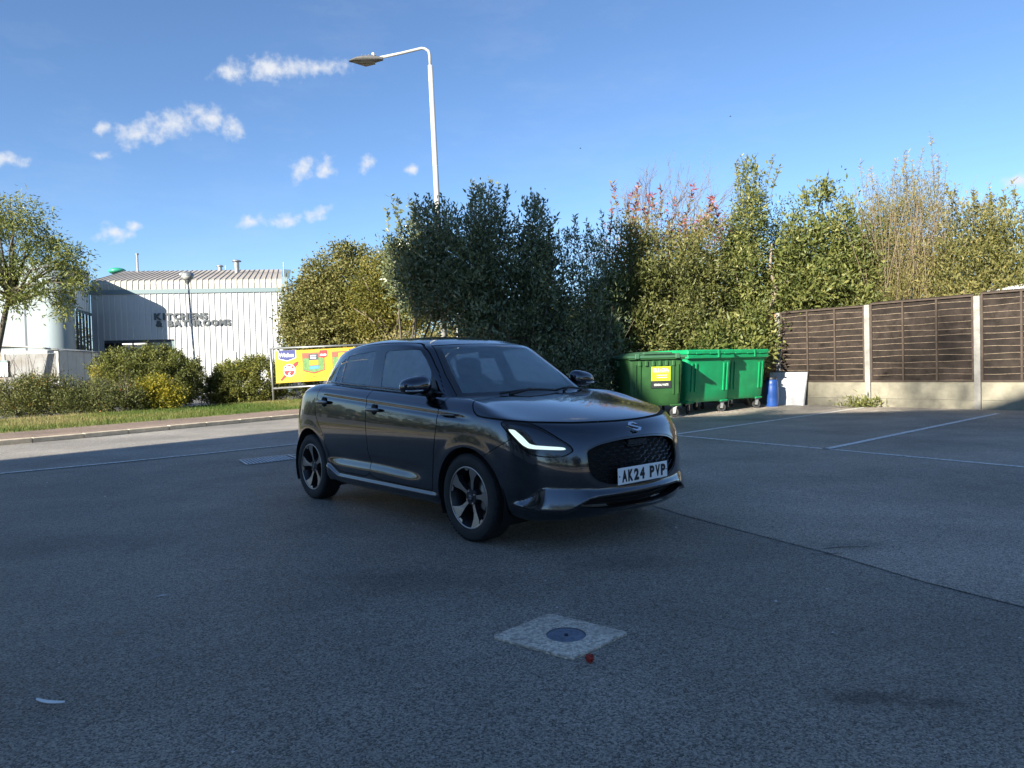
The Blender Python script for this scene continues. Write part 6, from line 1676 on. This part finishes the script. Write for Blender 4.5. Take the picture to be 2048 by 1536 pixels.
tree('ash_tree', 'tall loose-leaved tree at the left edge of the picture', (-21.69, 30.00), [(-21.69, 30.00, 0.00), (-21.38, 30.00, 1.95), (-20.94, 30.00, 3.70), (-20.62, 30.00, 4.95)], .15,
     [(-20.75, 30.00, 7.95, 1.38, 1.25, 1.00), (-19.62, 30.00, 7.45, 1.00, 1.12, 1.00), (-19.00, 30.00, 6.58, 1.12, 1.12, 0.75), (-18.00, 30.00, 5.95, 1.00, 1.00, 0.69), (-17.75, 30.00, 5.20, 0.69, 0.88, 0.62), (-18.75, 29.50, 4.82, 1.00, 1.00, 0.44), (-19.88, 29.75, 5.83, 1.12, 1.12, 0.62), (-22.00, 30.00, 7.58, 1.38, 1.38, 1.25), (-21.50, 29.75, 5.95, 1.38, 1.25, 0.75), (-20.38, 29.50, 4.39, 1.12, 1.00, 0.44), (-23.25, 30.00, 5.70, 1.50, 1.38, 1.25), (-18.44, 30.00, 4.14, 0.62, 0.75, 0.50), (-22.12, 29.62, 4.58, 1.12, 1.00, 0.50)], 560, 17, .18, .20, .052, LM_ASH, upb=-.45, shell=.85, dens=1.7, limbs=40, tf=lambda o, t: np.clip(t * .8 + .30 * np.clip((o[:, 2] - 6.4) / 1.7, 0, 1) * (rng.uniform(0, 1, len(t)) < .6), 0, 1))
tree('round_tree', 'large rounded olive green tree right of the store building', (-8.2, 38.0), [(-8.2, 38, 0), (-8.2, 38, 1.6), (-8.1, 38, 2.6)], .2,
     [(-8.3, 38, 5.4, 2.5, 2.2, 2.4), (-9.9, 38, 4.4, 2.0, 2.0, 2.0), (-10.9, 38, 2.9, 1.15, 1.5, 1.6), (-10.3, 38, 4.1, 1.3, 1.5, 1.4), (-7.6, 37.6, 3.6, 2.0, 1.8, 1.8), (-9.2, 37.5, 3.0, 2.2, 1.8, 1.8)], 1150, 15, .24, .15, .095, LM_OLIVE, upb=.1, dens=4.6)
tree('round_tree', 'many-stemmed yellowish tree between the round tree and the dark hedge', (-5.9, 36.0), [(-5.9, 36, 0), (-5.85, 36, 1.2), (-5.8, 36, 2.4)], .16,
     [(-6.1, 36, 5.3, 1.7, 1.7, 1.9), (-5.2, 36, 4.4, 1.5, 1.6, 1.7), (-6.9, 36, 4.2, 1.2, 1.4, 1.4), (-4.4, 36.2, 4.6, 1.3, 1.4, 1.6)], 620, 13, .24, .15, .065, leaf_mat('yellowing_leaf', [(0, (0.072, 0.084, 0.017)), (.5, (0.180, 0.174, 0.036)), (1, (0.300, 0.240, 0.060))], .55, .35), bark=M_BARK2, limbs=26)
plant('low_hedge', 'low sunlit hedge behind the foot of the street lamp', 'hedge', (-4.3, 31.0), [(-5.0, 31, 1.5, 1.5, 1.0, 1.25), (-3.4, 31, 1.55, 1.5, 1.0, 1.2), (-2.0, 31, 1.6, 1.5, 1.0, 1.2), (-6.3, 31, 1.2, 1.2, .9, 1.0)], 420, 15, .16, .12, .06, LM_WILLOW, upb=.3)
for k, x in enumerate((-12.5, -3.0, 1.5, 6.0, 11.0, 16.5, 22.0, -38, -46)):
    y = 52 if x > -20 else 60
    tree('distant_tree', ['dark distant tree behind the round tree', 'distant tree hidden behind the dark hedge', 'distant tree behind the middle of the hedge', 'distant tree behind the bins', 'distant tree behind the laurel', 'distant tree behind the willow shrub', 'distant tree behind the right edge shrub', 'distant tree behind the store on the left', 'farthest distant tree on the left'][k], (x, y), [(x, y, 0), (x, y, 2)], .2, [(x, y, 4.0, 2.6, 2.2, 2.2), (x + 1.5, y, 3.0, 2.0, 2, 2.0), (x - 1.6, y, 2.8, 2.0, 2, 2.0)], 150, 13, .35, .28, .13, LM_OLIVE, group='distant trees', limbs=6)
# clipped hedges and shrubs on the verge
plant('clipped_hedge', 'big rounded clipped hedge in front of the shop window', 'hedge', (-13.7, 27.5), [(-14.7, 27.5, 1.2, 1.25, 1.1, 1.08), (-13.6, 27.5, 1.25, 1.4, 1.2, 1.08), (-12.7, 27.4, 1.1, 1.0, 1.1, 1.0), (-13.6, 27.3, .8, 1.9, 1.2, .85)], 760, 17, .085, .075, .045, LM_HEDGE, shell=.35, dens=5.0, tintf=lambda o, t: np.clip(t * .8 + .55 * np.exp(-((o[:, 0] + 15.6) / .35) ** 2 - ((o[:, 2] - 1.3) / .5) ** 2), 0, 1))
plant('clipped_hedge', 'low spreading hedge just left of the banner frame', 'hedge', (-10.6, 28.6), [(-11.0, 28.8, .75, 1.0, 1.1, .95), (-10.1, 28.8, .85, 1.2, 1.1, 1.0), (-11.6, 28.6, .45, .6, .8, .6)], 520, 17, .085, .075, .045, LM_HEDGE, shell=.35, dens=5.0)
plant('clipped_hedge', 'low hedge running behind the yellow banner', 'hedge', (-7.4, 29.3), [(-8.8, 29.3, .85, 1.1, .9, .95), (-7.4, 29.3, .85, 1.2, .9, .95), (-6.0, 29.3, .85, 1.2, .9, .95), (-4.6, 29.3, .8, 1.2, .9, .9)], 560, 16, .09, .08, .042, LM_HEDGE, shell=.4)
def twigs_up(t, xs, y, hmin, hmax, n, org):
    mb = MB()
    for k in range(n):
        x = rng.uniform(*xs); h = rng.uniform(hmin, hmax); mb.tube([(x - org[0], y - org[1] + rng.normal(0, .2), .5), (x - org[0] + rng.normal(0, .08), y - org[1], h * .7), (x - org[0] + rng.normal(0, .2), y - org[1] + rng.normal(0, .1), h)], [.010, .007, .003], 4, False)
    mb.build('bare_twigs', M_BARK, t)['kind'] = 'stuff'
s1 = plant('mixed_shrub', 'sprawling dark shrub at the left edge of the verge', 'bush', (-15.3, 22.6), [(-16.2, 22.6, .55, .7, .6, .55), (-15.3, 22.6, .66, .8, .7, .64), (-14.6, 22.5, .72, .75, .7, .72), (-15.0, 22.3, .45, 1.2, .6, .45)], 470, 14, .10, .065, .034, LM_SHRUB, shell=.6); twigs_up(s1, (-16.2, -14.0), 22.6, 1.4, 2.25, 40, (-15.3, 22.6))
s2 = plant('mixed_shrub', 'tangled brownish shrub with orange tinged leaves in the middle of the verge', 'bush', (-13.3, 22.8), [(-13.9, 22.8, .60, .75, .7, .60), (-13.1, 22.8, .54, .8, .7, .54), (-12.3, 23.0, .5, .7, .7, .45), (-13.2, 22.5, .42, 1.2, .6, .42)], 420, 14, .10, .065, .034, LM_SHRUB, shell=.6, tintf=lambda o, t: np.clip(t * .85 + .2 * (rng.uniform(0, 1, len(t)) < .12), 0, 1)); twigs_up(s2, (-14.2, -12.0), 22.8, .9, 1.5, 40, (-13.3, 22.8))
s3 = plant('mixed_shrub', 'small yellow green shrub in front of the big clipped hedge', 'bush', (-11.6, 23.6), [(-11.6, 23.6, .62, .6, .6, .55), (-11.2, 23.6, .5, .45, .5, .45), (-11.9, 23.5, .45, .6, .5, .42)], 230, 14, .10, .07, .04, LM_YELLOW, shell=.6); twigs_up(s3, (-12.0, -10.9), 23.6, .8, 1.2, 14, (-11.6, 23.6))
# grass on the verge
def grass():
    n = 90000; seg = np.array(K1[3:11]); sl_ = np.linalg.norm(np.diff(seg, axis=0), axis=1); c = np.concatenate([[0], np.cumsum(sl_)])
    s = rng.uniform(0, c[-1], n); i = np.clip(np.searchsorted(c, s) - 1, 0, len(sl_) - 1); f = (s - c[i]) / sl_[i]
    P = seg[i] + (seg[i + 1] - seg[i]) * f[:, None]; T = (seg[i + 1] - seg[i]) / sl_[i][:, None]; Nn = np.stack([-T[:, 1], T[:, 0]], 1)
    P = P + Nn * (rng.uniform(0, 1, n) ** .8 * 5.6)[:, None]
    h = rng.lognormal(-2.85, .35, n); a = rng.uniform(0, 6.28, n); w = .007
    V = np.empty((n, 3, 3), np.float32)
    V[:, 0] = np.stack([P[:, 0] - w * np.cos(a), P[:, 1] - w * np.sin(a), np.full(n, .093)], 1); V[:, 1] = np.stack([P[:, 0] + w * np.cos(a), P[:, 1] + w * np.sin(a), np.full(n, .093)], 1)
    V[:, 2] = np.stack([P[:, 0] + rng.normal(0, .025, n), P[:, 1] + rng.normal(0, .025, n), .093 + h], 1)
    patch = np.sin(P[:, 0] * 1.3 + 1) * np.cos(P[:, 1] * .9) * .25 + np.sin(P[:, 0] * .5 + P[:, 1] * .7) * .2
    dry = np.exp(-((P[:, 0] + 14.5) / 3.2) ** 2) * .35
    tint = np.clip(.35 + patch + dry + rng.normal(0, .22, n), 0, 1)
    m = leaf_mat('grass_blade', [(0, (.05, .10, .014)), (.45, (.11, .155, .026)), (.75, (.21, .19, .06)), (1, (.34, .28, .14))], .6, .3)
    me = mesh_data('grass', V.reshape(-1, 3), np.arange(3 * n).reshape(-1, 3), m); at = me.attributes.new('tint', 'FLOAT', 'POINT'); at.data.foreach_set('value', np.repeat(tint, 3).astype(np.float32))
    tag(link('grass', me), 'short rough grass along the verge across the road', 'grass', kind='stuff')
grass()

# ------------------------------------------------------------------ unseen surroundings; block and slim trees behind the viewpoint are shaped to cast the shade
M_BRICK = mat('behind_brick', (.20, .12, .09), .85, vary=.25, scale=3); M_REND = mat('behind_render', (.62, .61, .58), .8, vary=.1, scale=.6)
offb = empty('unseen_building', (-8, -7, 0)); tag(offb, 'unseen long flat-roofed building behind the viewpoint, shaped to shade the car park', 'building')
MB().box((-13.1, -9, 0), (3, 0, 11.2)).build('wall', M_REND, offb); MB().box((-13.1, -9.2, 11.202), (3.15, .1, 11.5)).build('roof', M_TRIM, offb)
MB().box((-13.1, -2.1, 11.505), (-9.3, 0, 18.6)).build('shade_tower', M_BRICK, offb); MB().prism([(0, 0), (2.7, 0), (0, 4.6)], (-9.29, -.1, 11.505), (1, 0, 0), (0, 0, 1), (0, -1.6, 0)).build('shade_wedge', M_TRIM, offb)  # tower and sloping wedge shaped to throw shade on the hedge
for k in range(5):
    for z in (1.0, 4.2, 7.2):
        x = -11.2 + 3.0 * k; MB().box((x, .002, z), (x + 1.7, .05, z + 1.6)).build('window', M_DGLASS, offb)
for k, (x, y, h, r) in enumerate(((-17.7, -19.5, 19.4, .95), (-21.3, -19.5, 19.9, .8), (-14.5, -19.5, 17.6, .8))):
    tree('garden_tree', ['tall slim tree behind the office roof, the middle one', 'tall slim tree behind the office roof, nearest the road', 'tall slim tree behind the office roof, the far end one'][k], (x, y), [(x, y, 0), (x, y, h - 2)], .14, [(x, y, h, r, r, .8), (x + .5, y, h - 1.5, r, r, 1.2), (x - .4, y, h - 3.2, r, r, 1.5)], 120, 12, .25, .2, .09, LM_OLIVE, group='trees behind the office', dens=1.0)
for k, (x, y) in enumerate(((17, 6.0), (20, 1.5), (14.5, -16.5), (24, 9))):
    tree('garden_tree', ['tree out of view to the right, second nearest the fence', 'tree out of view to the right, third from the fence', 'tree out of view to the right, nearest the office', 'tree out of view to the right, nearest the fence'][k], (x, y), [(x, y, 0), (x, y, 2.5)], .2, [(x, y, 3.0, 2.0, 2.0, 1.6), (x + 1, y + 1.2, 2.4, 1.7, 1.7, 1.4), (x - .5, y - 1.5, 2.4, 1.6, 1.7, 1.3)], 260, 14, .28, .22, .10, LM_OLIVE, group='trees to the right')

for k, (x, y, h) in enumerate(((-11.5, -3.6, 6.6), (-7.2, -5.0, 7.4), (-3.6, -7.2, 6.6))):
    tree('garden_tree', ['tree in front of the office, nearest the road', 'tree in front of the office, second from the road', 'tree in front of the office, farthest from the road'][k], (x, y), [(x, y, 0), (x, y, 2.2)], .14, [(x, y, h - 2.2, 1.5, 1.1, 2.0), (x + .9, y, h - 3.1, 1.3, 1.0, 1.5), (x - 1.0, y, h - 2.9, 1.3, 1.0, 1.6)], 190, 12, .22, .18, .08, LM_OLIVE, group='trees in front of the office', dens=1.8)

for k, (x, y) in enumerate(((1.5, -19.0), (5.5, -20.5), (9.8, -19.0))):
    tree('garden_tree', ['low tree behind the viewpoint, nearest the office end', 'low tree behind the viewpoint, the middle one', 'low tree behind the viewpoint, farthest right'][k], (x, y), [(x, y, 0), (x, y, 2.0)], .16, [(x, y, 3.6, 2.0, 1.8, 2.1), (x + 1.5, y, 2.6, 1.7, 1.6, 1.7), (x - 1.4, y, 2.8, 1.6, 1.6, 1.5)], 200, 12, .25, .2, .09, LM_OLIVE, group='trees behind the viewpoint', dens=1.8)

for k, (x, y) in enumerate(((-40, 2.0), (-43, 8.5), (-41, 15.0), (-45, -5.0))):  # unseen trees added to darken the low horizon in the door reflection
    tree('garden_tree', ['tree beyond the road out of view to the left, third from the store', 'tree beyond the road out of view to the left, second from the store', 'tree beyond the road out of view to the left, nearest the store', 'tree beyond the road out of view to the left, farthest from the store'][k], (x, y), [(x, y, 0), (x, y, 2.0)], .2, [(x, y, 3.4, 2.6, 2.8, 2.2), (x + .5, y + 2.8, 2.6, 2.2, 2.4, 1.9), (x, y - 2.6, 2.4, 2.0, 2.2, 1.8)], 150, 12, .3, .26, .12, LM_OLIVE, group='trees along the left', dens=1.8)

def horizon_belt():  # unseen leaf belt, added to keep horizon glare out of the car's reflections
    n = 16000; az = np.radians(rng.uniform(50, 308, n)); r = rng.normal(78, 4, n); top = 2.2 + .6 * np.sin(az * 9) + .4 * np.sin(az * 23 + 1) + .3 * np.sin(az * 51)
    P = np.stack([r * np.sin(az), r * np.cos(az), top * rng.uniform(0, 1, n) ** .7], 1)
    o = link('horizon_leaf_belt', leaf_mesh('horizon_leaf_belt', P, rng.normal(0, 1, (n, 3)), 1.25, .8, rng.uniform(0, 1, n), LM_OLIVE))
    tag(o, 'unseen belt of olive leaves added to block horizon glare in the reflections', 'leaf belt', kind='stuff')
horizon_belt()

# ------------------------------------------------------------------ the car
build_car((0.3205, 5.5297), -0.86192)
